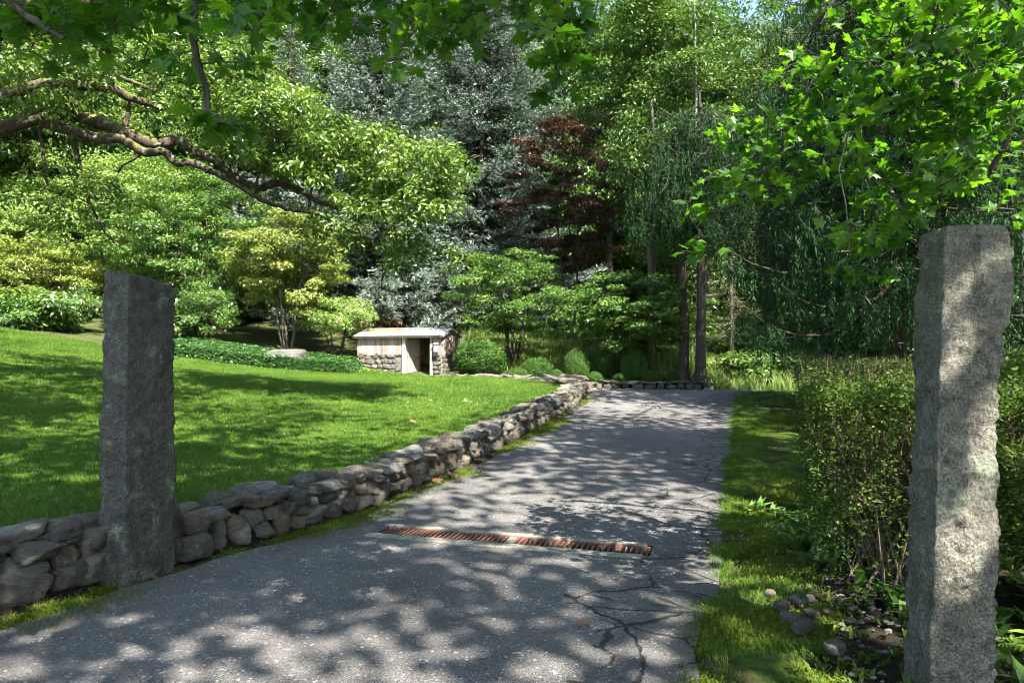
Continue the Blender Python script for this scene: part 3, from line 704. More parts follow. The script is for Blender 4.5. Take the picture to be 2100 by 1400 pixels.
# spruce needles lying on the roof
g = Geo(); rng = np.random.default_rng(3); n_ = 700
sx_ = np.clip(rng.beta(1.1, 2.2, n_)*SL, 0, SL); ky = 1-rng.beta(1, 3, n_)
base_ = np.c_[sx_, -.1+ky*(SW/2), EAVE+.062-.1*slope+ky*(RIDGE-EAVE)*1.06]
an = rng.uniform(0, 6.3, n_); dv_ = np.c_[np.cos(an), np.sin(an)*.95, np.sin(an)*slope*.95]*.05
sd_ = np.c_[-np.sin(an), np.cos(an), np.cos(an)*slope]*.012
v = np.stack([base_-dv_-sd_, base_+dv_-sd_, base_+dv_+sd_, base_-dv_+sd_], 1); g.add(v.reshape(-1, 3), np.arange(n_*4).reshape(-1, 4), rng.random(n_))
o = obj('fallen_needles', g, M['autumn'], kind='stuff', label='orange brown spruce needles lying on the shed roof', category='needles'); o.location = (SH[0], SH[1], 0); o.rotation_euler = (0, 0, srz)

# ------------------------------------------------------------------ foliage tools
for w_ in (w1, w2, w3, w4): w_['kind'] = 'thing'
UPV = np.array([0, 0, 1.0])
def runit(rng, n): return norm(rng.normal(0, 1, (n, 3)))
def leaf_cloud(g, p, n, t, size, width=.5, fold=.12, curl=.1, rnd=None, rng=None):
    n = norm(n); t = norm(t-n*(t*n).sum(1, keepdims=True)); s = np.cross(n, t); L = np.broadcast_to(size, (len(p),))[:, None]
    w = L*width/2
    v = np.stack([p, p+t*L*.42+s*w+n*w*fold*2, p+t*L-n*L*curl, p+t*L*.42-s*w+n*w*fold*2], 1)
    k = len(p); i = np.arange(k)*4
    f = np.concatenate([np.stack([i, i+1, i+2], 1), np.stack([i, i+2, i+3], 1)])
    r = rng.random(k) if rnd is None else rnd
    g.add(v.reshape(-1, 3), f, np.r_[r, r])
def sample_ell(rng, ells, n, shell=.5):
    vol = np.array([np.prod(e[1]) for e in ells]); pick = rng.choice(len(ells), n, p=vol/vol.sum()); out = np.zeros((n, 3))
    u = runit(rng, n); r = shell+(1-shell)*rng.random(n)**.7; r = np.where(rng.random(n) < .22, r*rng.random(n)**.5, r)
    for i, (c, rr) in enumerate(ells):
        m = pick == i; out[m] = np.array(c)+u[m]*r[m][:, None]*np.array(rr)
    return out
def clump_leaves(g, rng, cen, rc, per, size, width=.5, up=.8, flat=.55, droop=.3, cc=None):
    n = len(cen)*per; u = runit(rng, n); r = rng.random(n)**.45
    rcs = np.repeat(rc*rng.uniform(.6, 1.35, len(cen)), per)
    off = u*(r*rcs)[:, None]; off[:, 2] *= flat
    p = np.repeat(cen, per, 0)+off
    outv = norm(off) if cc is None else norm(norm(off)+.6*norm(p-cc))
    nn = UPV*up+outv*.55+rng.normal(0, .45, (n, 3)); tt = outv+rng.normal(0, .6, (n, 3))-UPV*droop
    tone = np.clip(np.repeat(rng.normal(.5, .16, len(cen)), per)+rng.normal(0, .22, n), 0, 1)
    leaf_cloud(g, p, nn, tt, size*rng.uniform(.65, 1.3, n), width, rnd=tone)
def skeleton(g, rng, trunks, cen, rtip=.012, expo=.44, sag=.06, rmax=None, k=5, thin=None):
    """trunks: list of (points, r0, r1); the clumps hang on by their nearest inner node"""
    nodes = []; par = []; istr = []
    for pts, r0, r1 in trunks:
        g.tube(pts, np.linspace(r0, r1, len(pts)), 9 if r0 > .1 else 6)
        for q in pts: nodes.append(q); par.append(-1)
    nt = len(nodes); T = np.array(nodes)
    d = np.sqrt(((cen[:, None]-T[None])**2).sum(-1)).min(1); order = np.argsort(d)
    N = list(T); pr = [-1]*nt; depth = list(np.zeros(nt))
    A = np.zeros((nt+len(cen), 3)); A[:nt] = T; dep = np.zeros(nt+len(cen)); cnt = nt
    parent = np.full(nt+len(cen), -1)
    for i in order:
        c = cen[i]; dd = np.sqrt(((A[:cnt]-c)**2).sum(1)); cost = dd*1.0+dep[:cnt]*.35+np.maximum(0, A[:cnt, 2]-c[2])*.3
        j = int(np.argmin(cost)); A[cnt] = c; parent[cnt] = j; dep[cnt] = dep[j]+dd[j]; cnt += 1
    desc = np.ones(cnt)
    for i in range(cnt-1, nt-1, -1):
        if parent[i] >= 0: desc[parent[i]] += desc[i]
    for i in range(nt, cnt):
        a = A[parent[i]]; b = A[i]; L = np.linalg.norm(b-a)
        ra = rtip*desc[i]**expo*1.25; rb = rtip*max(1, desc[i]-1)**expo
        if rmax: ra = min(ra, rmax); rb = min(rb, rmax)
        tt = np.array([0, .3, .65, 1.0])[:, None]; pts = a+(b-a)*tt; pts[1:3] += rng.normal(0, .05*L, (2, 3)); pts[1:3, 2] += sag*L
        g.tube(pts, np.linspace(ra, rb*.8, 4), k if ra > .02 else 3)
    return A[:cnt]
def trunk_line(rng, a, b, n=8, wob=.04):
    a = np.array(a, float); b = np.array(b, float); t = np.linspace(0, 1, n)[:, None]; p = a+(b-a)*t
    p[1:-1] += np.cumsum(rng.normal(0, wob, (n-2, 3)), 0)*np.array([1, 1, .2]); return p
def make_tree(name, label, cat, x, y, ells, ncl, rc, per, size, leaf, bark, seed, stems=1, r0=.12, width=.5, up=.8, flat=.5, droop=.3, shell=.45, spread=.5, group=None, rtip=.012, flare=True, flowers=None):
    rng = np.random.default_rng(seed); z = Hs(x, y); root = thing(name, label, cat, (x, y, z-.03), 0, group)
    C = np.mean([e[0] for e in ells], 0); cen = sample_ell(rng, ells, ncl, shell); cen[:, 2] = np.maximum(cen[:, 2], .25)
    g = Geo(); tr = []
    zt = max(e[0][2] for e in ells)
    for s in range(stems):
        a = 2*math.pi*s/stems+rng.uniform(0, 1); k = 0 if stems == 1 else 1
        b0 = (.12*k*math.cos(a), .12*k*math.sin(a), -.1)
        e = (C[0]+spread*k*math.cos(a)*1.5, C[1]+spread*k*math.sin(a)*1.5, zt*rng.uniform(.8, 1.05))
        pts = trunk_line(rng, b0, e, 9, .05 if stems == 1 else .03)
        tr.append((pts, r0/(1 if stems == 1 else 1.6), r0*.3))
    skeleton(g, rng, tr, cen, rtip)
    if flare and stems == 1:
        g.tube([(0, 0, -.15), (0, 0, .05), (0, 0, .35)], [r0*1.9, r0*1.45, r0*1.02], 10)
    obj('trunk', g.mesh('trunk', True), M[bark], root)
    gl = Geo(); clump_leaves(gl, rng, cen, rc, per, size, width, up, flat, droop, C)
    obj('crown', gl, M[leaf], root)
    if flowers:
        mt, nf = flowers; gf = Geo(); fl = petal_mesh()
        q = sample_ell(rng, ells, nf*5, .92); q = q[(q[:, 1] < C[1]+.1)][:nf]
        for c in q:
            o = obj('flower', FLOWER[mt], None, root); o.location = c; o.rotation_euler = (rad(90)+rng.normal(0, .4), rng.normal(0, .4), rng.normal(0, .5)); o.scale = (.042, .042, .042)
    return root
def petal_mesh(): return None
FLOWER = {}
for mt in ('petal_w', 'petal_p'):
    g = Geo()
    for i in range(5):
        a = i*2*math.pi/5; c, s = math.cos(a), math.sin(a); R2 = np.array([[c, -s, 0], [s, c, 0], [0, 0, 1]])
        v = np.array([(0, 0, 0), (.5, -.45, .15), (1.1, -.3, .25), (1.1, .3, .25), (.5, .45, .15)]) @ R2.T
        g.add(v, [(0, 1, 2), (0, 2, 3), (0, 3, 4)])
    me = g.mesh('flower'); me.materials.append(M[mt]); FLOWER[mt] = me
def copy_tree(root, x, y, rz, sc_, label, group=None, name=None):
    r = root.copy(); COL.objects.link(r); r.location = (x, y, Hs(x, y)-.03); r.rotation_euler = (0, 0, rz); r.scale = (sc_, sc_, sc_*1.0); r['label'] = label
    if group: r['group'] = group
    for ch in root.children:
        c = ch.copy(); COL.objects.link(c); c.parent = r
    return r
def by_px(px, D, top, w, cb, dk=.9):
    """crown ellipsoid in tree-local coordinates from where the crown shows in the photograph"""
    x = (px-1050)/F*D; zb = Hs(x, D); zt = P(px, top, D)[2]-zb; zc = P(px, cb, D)[2]-zb
    return x, D, [((0, 0, (zt+zc)/2), (w/2/F*D, w/2/F*D*dk, max(.3, (zt-zc)/2)))]

# ------------------------------------------------------------------ conifers
def blue_spruce(name, label, x, y, Ht, Rb, seed, mat='blue', zlow=.8, nwh=46, bark='bark_dark', dens=1.0, group=None):
    rng = np.random.default_rng(seed); z = Hs(x, y); root = thing(name, label, 'tree', (x, y, z), 0, group)
    g = Geo(); tp = trunk_line(rng, (0, 0, -.1), (0, 0, Ht), 10, .03); g.tube(tp, np.linspace(.24, .03, 10), 9)
    gl = Geo(); Ps = []; Ns = []; Ts = []; Ss = []
    zz = zlow
    while zz < Ht-.3:
        k = 1-zz/Ht; Lb = Rb*k**.75*rng.uniform(.85, 1.1)+.25
        nb = rng.integers(5, 8)
        for b in range(nb):
            a = 2*math.pi*b/nb+rng.uniform(0, .9); d = np.array([math.cos(a), math.sin(a), 0]); L = Lb*rng.uniform(.7, 1.1)
            t = np.linspace(0, 1, 6); zc = -.28*L*np.sin(t*math.pi*.62)*(1-.4*(zz/Ht))+.16*L*t**2.2
            br = np.array([0, 0, zz])+d*(t*L)[:, None]; br[:, 2] += zc
            g.tube(br, np.linspace(.022+.012*L, .006, 6), 4)
            side = np.array([-d[1], d[0], 0])
            nt = max(4, int(L*6.0*dens))
            for q in np.linspace(.22, 1.0, nt):
                bp = np.array([np.interp(q, t, br[:, i]) for i in range(3)])
                for sg in (-1, 1):
                    tl = (L*.34*(1-q*.75)+.14)*rng.uniform(.7, 1.2); td = norm(d*.75+side*sg*.8+UPV*rng.normal(-.02, .14))
                    m = max(3, int(tl/.085)); w = np.linspace(.1, 1, m)
                    pp = bp+td*(w*tl)[:, None]; pp[:, 2] += -.12*tl*np.sin(w*2.4)
                    for _ in range(2):
                        Ps.append(pp+rng.normal(0, .03, (m, 3))); Ts.append(norm(td+rng.normal(0, .5, (m, 3))+UPV*.25)); Ns.append(UPV+rng.normal(0, .7, (m, 3))); Ss.append(np.full(m, .38)+w*.4-.2+(q-.5)*.5)  # inner needles toned darker, tips lighter: bough shade put into the colour
        zz += rng.uniform(.46, .62)
    p = np.concatenate(Ps); tone = np.clip(np.concatenate(Ss)+rng.normal(0, .16, len(p)), 0, 1)
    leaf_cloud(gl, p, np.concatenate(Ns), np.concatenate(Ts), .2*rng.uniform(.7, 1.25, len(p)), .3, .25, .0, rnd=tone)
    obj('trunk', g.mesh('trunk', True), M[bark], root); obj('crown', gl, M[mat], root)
    return root
def weeping_spruce(name, label, x, y, Ht, Rb, seed, zlow, r0=.19, dens=1.0, group=None, dead=True, zdense=9.5):
    rng = np.random.default_rng(seed); z = Hs(x, y); root = thing(name, label, 'tree', (x, y, z), 0, group)
    g = Geo(); tp = trunk_line(rng, (0, 0, -.1), (rng.normal(0, .1), rng.normal(0, .1), Ht), 14, .02); g.tube(tp, np.linspace(r0, .04, 14), 10); g.tube([(0, 0, -.1), (0, 0, .1), (0, 0, .4)], [r0*1.6, r0*1.3, r0*1.0], 10)
    gd = Geo(); gl = Geo(); Ps = []; Ts = []; Ns = []; Ss = []
    zz = zlow
    while zz < Ht-.5:
        hi = zz > zdense; k = 1-(zz-zlow*.3)/Ht; Lb = Rb*max(.1, k)**.7
        nb = rng.integers(4, 7)
        for b in range(nb):
            a = 2*math.pi*b/nb+rng.uniform(0, 1.0); d = np.array([math.cos(a), math.sin(a), 0]); L = Lb*rng.uniform(.65, 1.12)
            t = np.linspace(0, 1, 7); br = np.array([0, 0, zz])+d*(t*L)[:, None]; br[:, 2] += -.34*L*np.sin(t*math.pi*.6)+.2*L*t**2.5+rng.normal(0, .02, 7)
            g.tube(br, np.linspace(.02+.01*L, .008, 7), 5)
            side = np.array([-d[1], d[0], 0])
            ns = int(L*(14 if not hi else 6)*dens)
            for q in rng.uniform(.12, 1, ns):
                bp = np.array([np.interp(q, t, br[:, i]) for i in range(3)]); sg = rng.choice([-1, 1]); so = rng.uniform(0, .75)*(1.1-q*.6)
                st = bp+side*sg*so+d*so*.5-UPV*so*.15
                hl = rng.uniform(.35, 1.15)*(1.0-.35*q)*min(1, L/2.0+.3); m = max(3, int(hl/.058)); w = np.linspace(0, 1, m)
                dr_ = np.array([rng.normal(0, .12), rng.normal(0, .12), -1.0]); pp = st+dr_*(w*hl)[:, None]+(side*sg*.08*np.sin(w*2))[:, None] if False else st+dr_*(w*hl)[:, None]
                if not hi and rng.random() < .1: gd.tube([bp, st, st+dr_*hl*.9], [.006, .005, .003], 3)
                for _ in range(3 if not hi else 2):
                    Ps.append(pp+rng.normal(0, .02, (m, 3))); Ts.append(norm(dr_+rng.normal(0, .36, (m, 3)))); Ns.append(rng.normal(0, 1, (m, 3))+UPV*.2); Ss.append(np.clip(rng.normal(.42, .16)+w*.1, 0, 1))
            if dead and not hi and rng.random() < .3:
                for _ in range(5):
                    q = rng.uniform(.3, 1); bp = np.array([np.interp(q, t, br[:, i]) for i in range(3)]); e = bp+np.array([rng.normal(0, .25), rng.normal(0, .25), -rng.uniform(.3, 1.0)])
                    gd.tube([bp, (bp+e)/2+rng.normal(0, .06, 3), e], [.007, .005, .002], 3)
        zz += rng.uniform(.22, .42) if not hi else .7
    p = np.concatenate(Ps); tone = np.clip(np.concatenate([np.atleast_1d(s) for s in Ss])+rng.normal(0, .15, len(p)), 0, 1)
    leaf_cloud(gl, p, np.concatenate(Ns), np.concatenate(Ts), .125*rng.uniform(.7, 1.3, len(p)), .22, .3, .0, rnd=tone)
    obj('trunk', g.mesh('trunk', True), M['bark_dark'], root); obj('crown', gl, M['spruce'], root)
    if gd.n: obj('dead_twigs', gd, M['dead'], root, kind='stuff')
    return root

# ------------------------------------------------------------------ the garden trees and shrubs behind the lawn
def T(name, label, cat, px, D, top, w, cb, ncl, rc, per, size, leaf, bark, seed, dk=.9, **kw):
    x, y, e = by_px(px, D, top, w, cb, dk); return make_tree(name, label, cat, x, y, e, ncl, rc, per, size, leaf, bark, seed, **kw)
T('garden_tree', 'rounded yellow-green garden tree behind the low boulder', 'tree', 590, 30, 420, 250, 655, 170, .55, 210, .13, 'yellow', 'bark', 11, stems=5, r0=.1, flat=.35, up=1.2, shell=.55)
T('garden_tree', 'spreading green garden tree just above the dark granite post', 'tree', 390, 32, 320, 350, 650, 190, .65, 210, .14, 'dogwood', 'bark', 12, stems=3, r0=.12, flat=.35, up=1.1)
T('garden_tree', 'pale sunlit tree behind the white-flowered shrubs', 'tree', 230, 36, 310, 440, 640, 220, .8, 210, .16, 'bright', 'bark', 13, stems=2, r0=.16, flat=.35, up=1.1)
T('layered_shrub', 'golden layered shrub at the far left rim of the lawn', 'shrub', 50, 31, 480, 320, 660, 190, .6, 190, .13, 'yellow', 'bark', 14, stems=5, r0=.08, flat=.28, up=1.4)
T('flowering_shrub', 'leggy shrub with white flowers left of the dark granite post', 'shrub', 135, 27.6, 585, 165, 655, 60, .35, 140, .085, 'dogwood', 'bark_dark', 15, stems=7, r0=.06, flowers=('petal_w', 30), spread=.45)
T('flowering_shrub', 'low white-flowered shrub at the left end of the lawn rim', 'shrub', 35, 27, 635, 130, 672, 35, .3, 130, .085, 'cover', 'bark_dark', 16, stems=5, r0=.05, flowers=('petal_w', 16))
T('flowering_shrub', 'white-flowered shrub just behind the dark granite post', 'shrub', 420, 28.6, 580, 150, 690, 70, .4, 150, .09, 'dogwood', 'bark_dark', 17, stems=5, r0=.06, flowers=('petal_w', 14))
T('flowering_shrub', 'pink-flowered shrub between the boulder and the shed', 'shrub', 690, 29.8, 600, 155, 685, 70, .4, 150, .1, 'bright', 'bark_dark', 18, stems=5, r0=.07, flowers=('petal_p', 15), spread=.4)
T('garden_tree', 'bright green tree rising behind the oak limb at the left', 'tree', 60, 41, 90, 480, 560, 220, 1.1, 200, .2, 'bright', 'bark', 19, r0=.2, flat=.45)
T('rusty_shrub', 'rust-tinted shrub behind the shed roof', 'shrub', 790, 34, 646, 100, 668, 18, .28, 80, .1, 'autumn', 'bark_dark', 20, stems=4, r0=.04)
T('copper_maple', 'dark copper-leaved maple right of the blue spruces', 'tree', 1175, 34, 200, 285, 560, 130, .5, 170, .16, 'red', 'bark_dark', 21, stems=2, r0=.13, flat=.32, up=1.1)
T('layered_tree', 'layered green tree with several stems beside the shed', 'tree', 1055, 29, 500, 290, 705, 150, .5, 170, .12, 'dogwood', 'bark_dark', 22, stems=6, r0=.11, flat=.28, up=1.4, spread=.35)
T('layered_tree', 'dark layered tree above the clipped bushes at the far wall', 'tree', 1300, 27.6, 545, 320, 728, 230, .5, 170, .12, 'dogwood', 'bark_dark', 23, stems=7, r0=.1, flat=.28, up=1.4, spread=.3)
blue_spruce('blue_spruce', 'silvery blue spruce directly behind the shed', (775-1050)/F*36, 36, 26, 5.3, 31, dens=.75, group='blue spruces')
blue_spruce('blue_spruce', 'tallest silvery blue spruce, left of the copper maple', (985-1050)/F*39, 39, 32, 6.4, 32, dens=.62, group='blue spruces')
blue_spruce('blue_spruce', 'blue spruce half hidden behind the yellow-green tree', (590-1050)/F*40, 40, 17, 4.2, 33, group='blue spruces', dens=.5)

# ------------------------------------------------------------------ woodland
FT = []
for i, (h, r, leaf) in enumerate(((21, 4.2, 'green'), (23, 4.6, 'dogwood'), (20, 4.4, 'green'), (24, 4.0, 'green'))):
    e = [((0, 0, h*.6), (r, r, h*.3)), ((r*.4, 0, h*.8), (r*.7, r*.7, h*.19)), ((-r*.45, r*.2, h*.42), (r*.75, r*.75, h*.2))]
    FT.append(dict(e=e, leaf=leaf, h=h))
wood = [(-40, 46, 0, .95, 'tall woodland tree behind the bright tree at the far left'), (300, 45, 1, .95, 'tall pale woodland tree behind the garden tree with spreading boughs'),
        (480, 47, 2, 1.0, 'tall woodland tree left of the blue spruces'), (1200, 45, 3, 1.0, 'tall woodland tree right behind the tallest blue spruce'),
        (1250, 42, 1, .95, 'pale sunlit woodland tree above the copper maple'), (1385, 44, 0, 1.0, 'tall woodland tree above the layered dark tree'),
        (1335, 29.5, 3, .8, 'tall thin-trunked tree standing in the clipped bushes'), (1500, 40, 2, .95, 'tall woodland tree above the sunlit meadow strip'),
        (1640, 36, 0, .9, 'tall woodland tree behind the weeping spruce by the hedge'), (1770, 34, 3, .9, 'tall woodland tree between the weeping spruces'), (1960, 30, 1, .85, 'bright woodland tree above the lichen-spotted granite post'),
        (1450, 38, 1, .95, 'pale woodland tree right above the twin spruce trunks'), (2130, 26, 2, .85, 'leafy woodland tree at the right edge'), (160, 50, 3, 1.05, 'tall woodland tree beyond the pale tree')]
protos = {}
for n_, (px, D, k, s_, lab) in enumerate(wood):
    x = (px-1050)/F*D
    if k not in protos:
        d = FT[k]; protos[k] = make_tree('woodland_tree', lab, 'tree', x, D, d['e'], 150, 1.15, 190, .23, d['leaf'], 'bark', 40+k, r0=.26, flat=.5, shell=.35, group='woodland trees', rtip=.016)
        protos[k].scale = (s_,)*3
    else: copy_tree(protos[k], x, D, n_*1.7, s_, lab, 'woodland trees')

def gn_scatter(name, mat_or_none, pts, rot, scl, sources, **props):
    """points + geometry nodes: instances of the source meshes"""
    me = bpy.data.meshes.new(name); me.vertices.add(len(pts)); me.vertices.foreach_set('co', np.asarray(pts, np.float32).ravel())
    for nm, typ, arr in (('rot', 'FLOAT_VECTOR', rot), ('scl', 'FLOAT', scl)):
        at = me.attributes.new(nm, typ, 'POINT'); at.data.foreach_set('vector' if typ == 'FLOAT_VECTOR' else 'value', np.asarray(arr, np.float32).ravel())
    sel = me.attributes.new('sel', 'INT', 'POINT'); sel.data.foreach_set('value', np.random.default_rng(1).integers(0, len(sources), len(pts)).astype(np.int32))
    o = obj(name, me, None, **props)
    ng = bpy.data.node_groups.new(name, 'GeometryNodeTree')
    ng.interface.new_socket('Geometry', in_out='INPUT', socket_type='NodeSocketGeometry'); ng.interface.new_socket('Geometry', in_out='OUTPUT', socket_type='NodeSocketGeometry')
    N = ng.nodes; Lk = ng.links; i = N.new('NodeGroupInput'); u = N.new('NodeGroupOutput'); jn = N.new('GeometryNodeJoinGeometry')
    for k, src in enumerate(sources):
        ip = N.new('GeometryNodeInstanceOnPoints'); oi = N.new('GeometryNodeObjectInfo'); oi.inputs['Object'].default_value = src
        a = N.new('GeometryNodeInputNamedAttribute'); a.data_type = 'FLOAT_VECTOR'; a.inputs[0].default_value = 'rot'
        b = N.new('GeometryNodeInputNamedAttribute'); b.data_type = 'FLOAT'; b.inputs[0].default_value = 'scl'
        c = N.new('GeometryNodeInputNamedAttribute'); c.data_type = 'INT'; c.inputs[0].default_value = 'sel'
        cp = N.new('FunctionNodeCompare'); cp.data_type = 'INT'; cp.operation = 'EQUAL'
        ii = [s_ for s_ in cp.inputs if s_.type == 'INT']; ii[1].default_value = k
        Lk.new(c.outputs[0], ii[0]); Lk.new(cp.outputs[0], ip.inputs['Selection'])
        Lk.new(i.outputs[0], ip.inputs['Points']); Lk.new(oi.outputs['Geometry'], ip.inputs['Instance']); Lk.new(a.outputs[0], ip.inputs['Rotation']); Lk.new(b.outputs[0], ip.inputs['Scale'])
        Lk.new(ip.outputs[0], jn.inputs[0])
    Lk.new(jn.outputs[0], u.inputs[0])
    md = o.modifiers.new('scatter', 'NODES'); md.node_group = ng
    return o
def src_obj(me): return bpy.data.objects.new('source', me)

# far wood, one mass
rng = np.random.default_rng(8); pts = []
for i in range(95):
    D = rng.uniform(50, 85); px = rng.uniform(-250, 2350)
    if D < 58 and 700 < px < 1000: continue
    x = (px-1050)/F*D; pts.append((x, D, Hs(x, D)))
for i in range(80):
    D = rng.uniform(52, 62); px = -200+i*32+rng.uniform(-15, 15); x = (px-1050)/F*D; pts.append((x, D, Hs(x, D)-7.5))
for D in (22, 28, 34): 
    for k in range(6): x = rng.uniform(.82, 1.3)*D; pts.append((x, D+rng.uniform(-2, 2), Hs(x, D)))
for k in range(14): x = -rng.uniform(.85, 1.5)*30; pts.append((x, 30+rng.uniform(-6, 14), Hs(x, 30)))
low = len(pts)
for k in range(26): pts.append((rng.uniform(10.5, 19), rng.uniform(-9, 12), -.3))  # unseen low trees right of the camera, added to block sky light
pts = np.array(pts); n_ = len(pts); fsc = rng.uniform(.85, 1.2, n_); fsc[:low] *= 1.22; fsc[low:] *= .42; fro = np.c_[np.zeros((n_, 2)), rng.uniform(0, 6.3, n_)]
gn_scatter('far_wood', None, pts, fro, fsc, [src_obj([c for c in protos[k].children if c.name.startswith('crown')][0].data) for k in protos]+[], kind='stuff', label='dense green woodland closing off the view behind the garden', category='woodland')
gn_scatter('far_trunks', None, pts, fro, fsc, [src_obj([c for c in protos[k].children if c.name.startswith('trunk')][0].data) for k in protos], kind='stuff', label='grey trunks of the dense woodland behind the garden', category='woodland')

# woodland undergrowth bushes: one mesh shape, many places
def bush_mesh(seed, leaf, ncl=60, size=.13):
    rng = np.random.default_rng(seed); g = Geo(); cen = sample_ell(rng, [((0, 0, .55), (1.0, 1.0, .6))], ncl, .4); cen[:, 2] = np.maximum(cen[:, 2], .1)
    clump_leaves(g, rng, cen, .3, 110, size, .5, 1.0, .5, .3, np.array([0, 0, .5])); me = g.mesh('undergrowth'); me.materials.append(M[leaf]); return me
BUSH = [bush_mesh(61, 'green'), bush_mesh(62, 'bright'), bush_mesh(63, 'dogwood')]
pts = []
for (x0, x1, y0, y1, n_) in ((9, 26, 30, 44, 70), (-30, -13, 33, 46, 70), (-13, 8, 38, 46, 60), (7, 20, 12, 27, 36), (8.5, 13, 26, 34, 10), (-26, -14, 26.5, 31, 14)):
    for _ in range(n_):
        x = rng.uniform(x0, x1); y = rng.uniform(y0, y1)
        if 6.5 < x < 13.5 and 22 < y < 33: continue
        if y < 27 and x > 0 and (x < edge_x(RR, min(y, 17))+3.2 or (y > 17.5 and y < 26)): continue
        pts.append((x, y, Hs(x, y)-.1))
for (x, y) in ((9.2, 27.5), (10.6, 29.5), (8.6, 31.5), (12.2, 27.8), (11.8, 31), (10, 33.5), (13.2, 29.5)): pts.append((x, y, Hs(x, y)-.35))
pts = np.array(pts); n_ = len(pts)
gn_scatter('undergrowth', None, pts, np.c_[np.zeros((n_, 2)), rng.uniform(0, 6.3, n_)], rng.uniform(.9, 2.2, n_)*np.where(pts[:, 1] < 30, .7, 1), [src_obj(m_) for m_ in BUSH], kind='stuff', label='leafy undergrowth beneath the woodland trees', category='undergrowth')

# dark weeping spruces on the right
weeping_spruce('weeping_spruce', 'dark weeping spruce behind the hedge, its trunk beside the lichen-spotted post', (1843-1050)/F*14.5, 14.5, 14, 4.6, 51, 2.7, .19, .8, group='dark weeping spruces')
weeping_spruce('weeping_spruce', 'dark weeping spruce over the far end of the hedge', (1690-1050)/F*20, 20, 14, 4.3, 52, 4.2, .19, .8, group='dark weeping spruces', zdense=11)
weeping_spruce('weeping_spruce', 'dark spruce whose bare trunk stands at the end of the far stone wall', 7.05, 25.6, 11, 4.4, 53, 6.2, .22, .85, group='dark weeping spruces', zdense=15)
weeping_spruce('weeping_spruce', 'dark spruce with a mottled trunk, left of the twin at the far wall', 6.55, 26.1, 10.5, 3.8, 54, 6.6, .22, .7, group='dark weeping spruces', zdense=15)

# slim bare trunks between the far spruces
def bare_tree(label, px, D, w, mat, top=16, lean=0.0, name='bare_trunk_tree'):
    rng = np.random.default_rng(int(px)); x = (px-1050)/F*D; z = Hs(x, D); root = thing(name, label, 'tree', (x, D, z), 0, 'slim trunks in the wood')
    g = Geo(); tp = trunk_line(rng, (0, 0, -.1), (lean, 0, top), 12, .06); r = w/2/F*D; g.tube(tp, np.linspace(r, r*.4, 12), 8)
    cen = sample_ell(rng, [((lean*.9, 0, top*.85), (1.8, 1.8, top*.2))], 30, .3); skeleton(g, rng, [(tp[6:], r*.6, r*.4)], cen, .01)
    obj('trunk', g.mesh('trunk', True), M[mat], root); gl = Geo(); clump_leaves(gl, rng, cen, .6, 90, .16, .5); obj('crown', gl, M['green'], root)
bare_tree('pale grey trunk squeezed between the two dark spruce trunks', 1426, 27.5, 8, 'bark_pale')
bare_tree('slim grey trunk, left of the pair beyond the meadow strip', 1573, 32, 6, 'bark')
bare_tree('slim grey trunk, right of the pair beyond the meadow strip', 1583, 31.5, 6, 'bark')
bare_tree('leaning white birch trunk at the right edge beyond the gate post', 2075, 16, 9, 'bark_pale', 12, .9)
bare_tree('thin dark trunk right of the lichen-spotted gate post', 2052, 13, 9, 'bark_dark', 12, .1)
bare_tree('stout grey trunk rising from the clipped bushes at the far wall', 1337, 27.0, 17, 'bark', 11)

# pale half-dead conifer lit by the sun beyond the wall
def dead_conifer():
    rng = np.random.default_rng(5); x = (1500-1050)/F*31; root = thing('dead_conifer', 'half dead conifer with pale bare sunlit boughs beyond the far wall', 'tree', (x, 31, Hs(x, 31)))
    g = Geo(); g.tube([(0, 0, -.1), (0, 0, 9)], [.12, .04], 7); gl = Geo(); Pp = []
    for z in np.arange(1.4, 8, .2):
        for b in range(3):
            a = rng.uniform(0, 6.3); L = rng.uniform(.8, 1.9); d = np.array([math.cos(a), math.sin(a), rng.normal(-.12, .1)])
            p0 = np.array([0, 0, z]); g.tube([p0, p0+d*L*.5, p0+d*L+UPV*.05], [.022, .014, .004], 4)
            for _ in range(6):
                q = p0+d*L*rng.uniform(.3, 1); e = q+rng.normal(0, .25, 3); g.tube([q, e], [.008, .003], 3)
                if rng.random() < .7: Pp.append(e+rng.normal(0, .1, (14, 3)))
    obj('trunk', g, M['dead'], root); p = np.concatenate(Pp); leaf_cloud(gl, p, rng.normal(0, .5, p.shape)+UPV, rng.normal(0, 1, p.shape), .13, .25, rng=rng); obj('crown', gl, M['bright'], root)
dead_conifer()

# ------------------------------------------------------------------ clipped boxwood
def box_mesh():
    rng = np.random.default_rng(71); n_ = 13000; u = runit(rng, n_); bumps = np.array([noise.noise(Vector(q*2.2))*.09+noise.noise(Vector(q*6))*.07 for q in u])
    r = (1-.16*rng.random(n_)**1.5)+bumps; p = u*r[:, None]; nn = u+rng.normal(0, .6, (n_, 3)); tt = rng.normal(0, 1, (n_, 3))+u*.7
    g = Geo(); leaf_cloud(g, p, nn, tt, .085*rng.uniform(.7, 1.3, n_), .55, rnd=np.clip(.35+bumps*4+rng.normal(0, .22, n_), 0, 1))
    return g.mesh('foliage')
BXM = box_mesh(); BXM.materials.append(M['box'])
g = Geo()
rng = np.random.default_rng(72)
for _ in range(26):
    e = runit(rng, 1)[0]*.8; e[2] = abs(e[2])*.9; g.tube([(0, 0, -.98), e*.4+np.array([0, 0, -.5]), e], [.03, .02, .006], 4)
BXS = g.mesh('stems'); BXS.materials.append(M['bark_dark'])
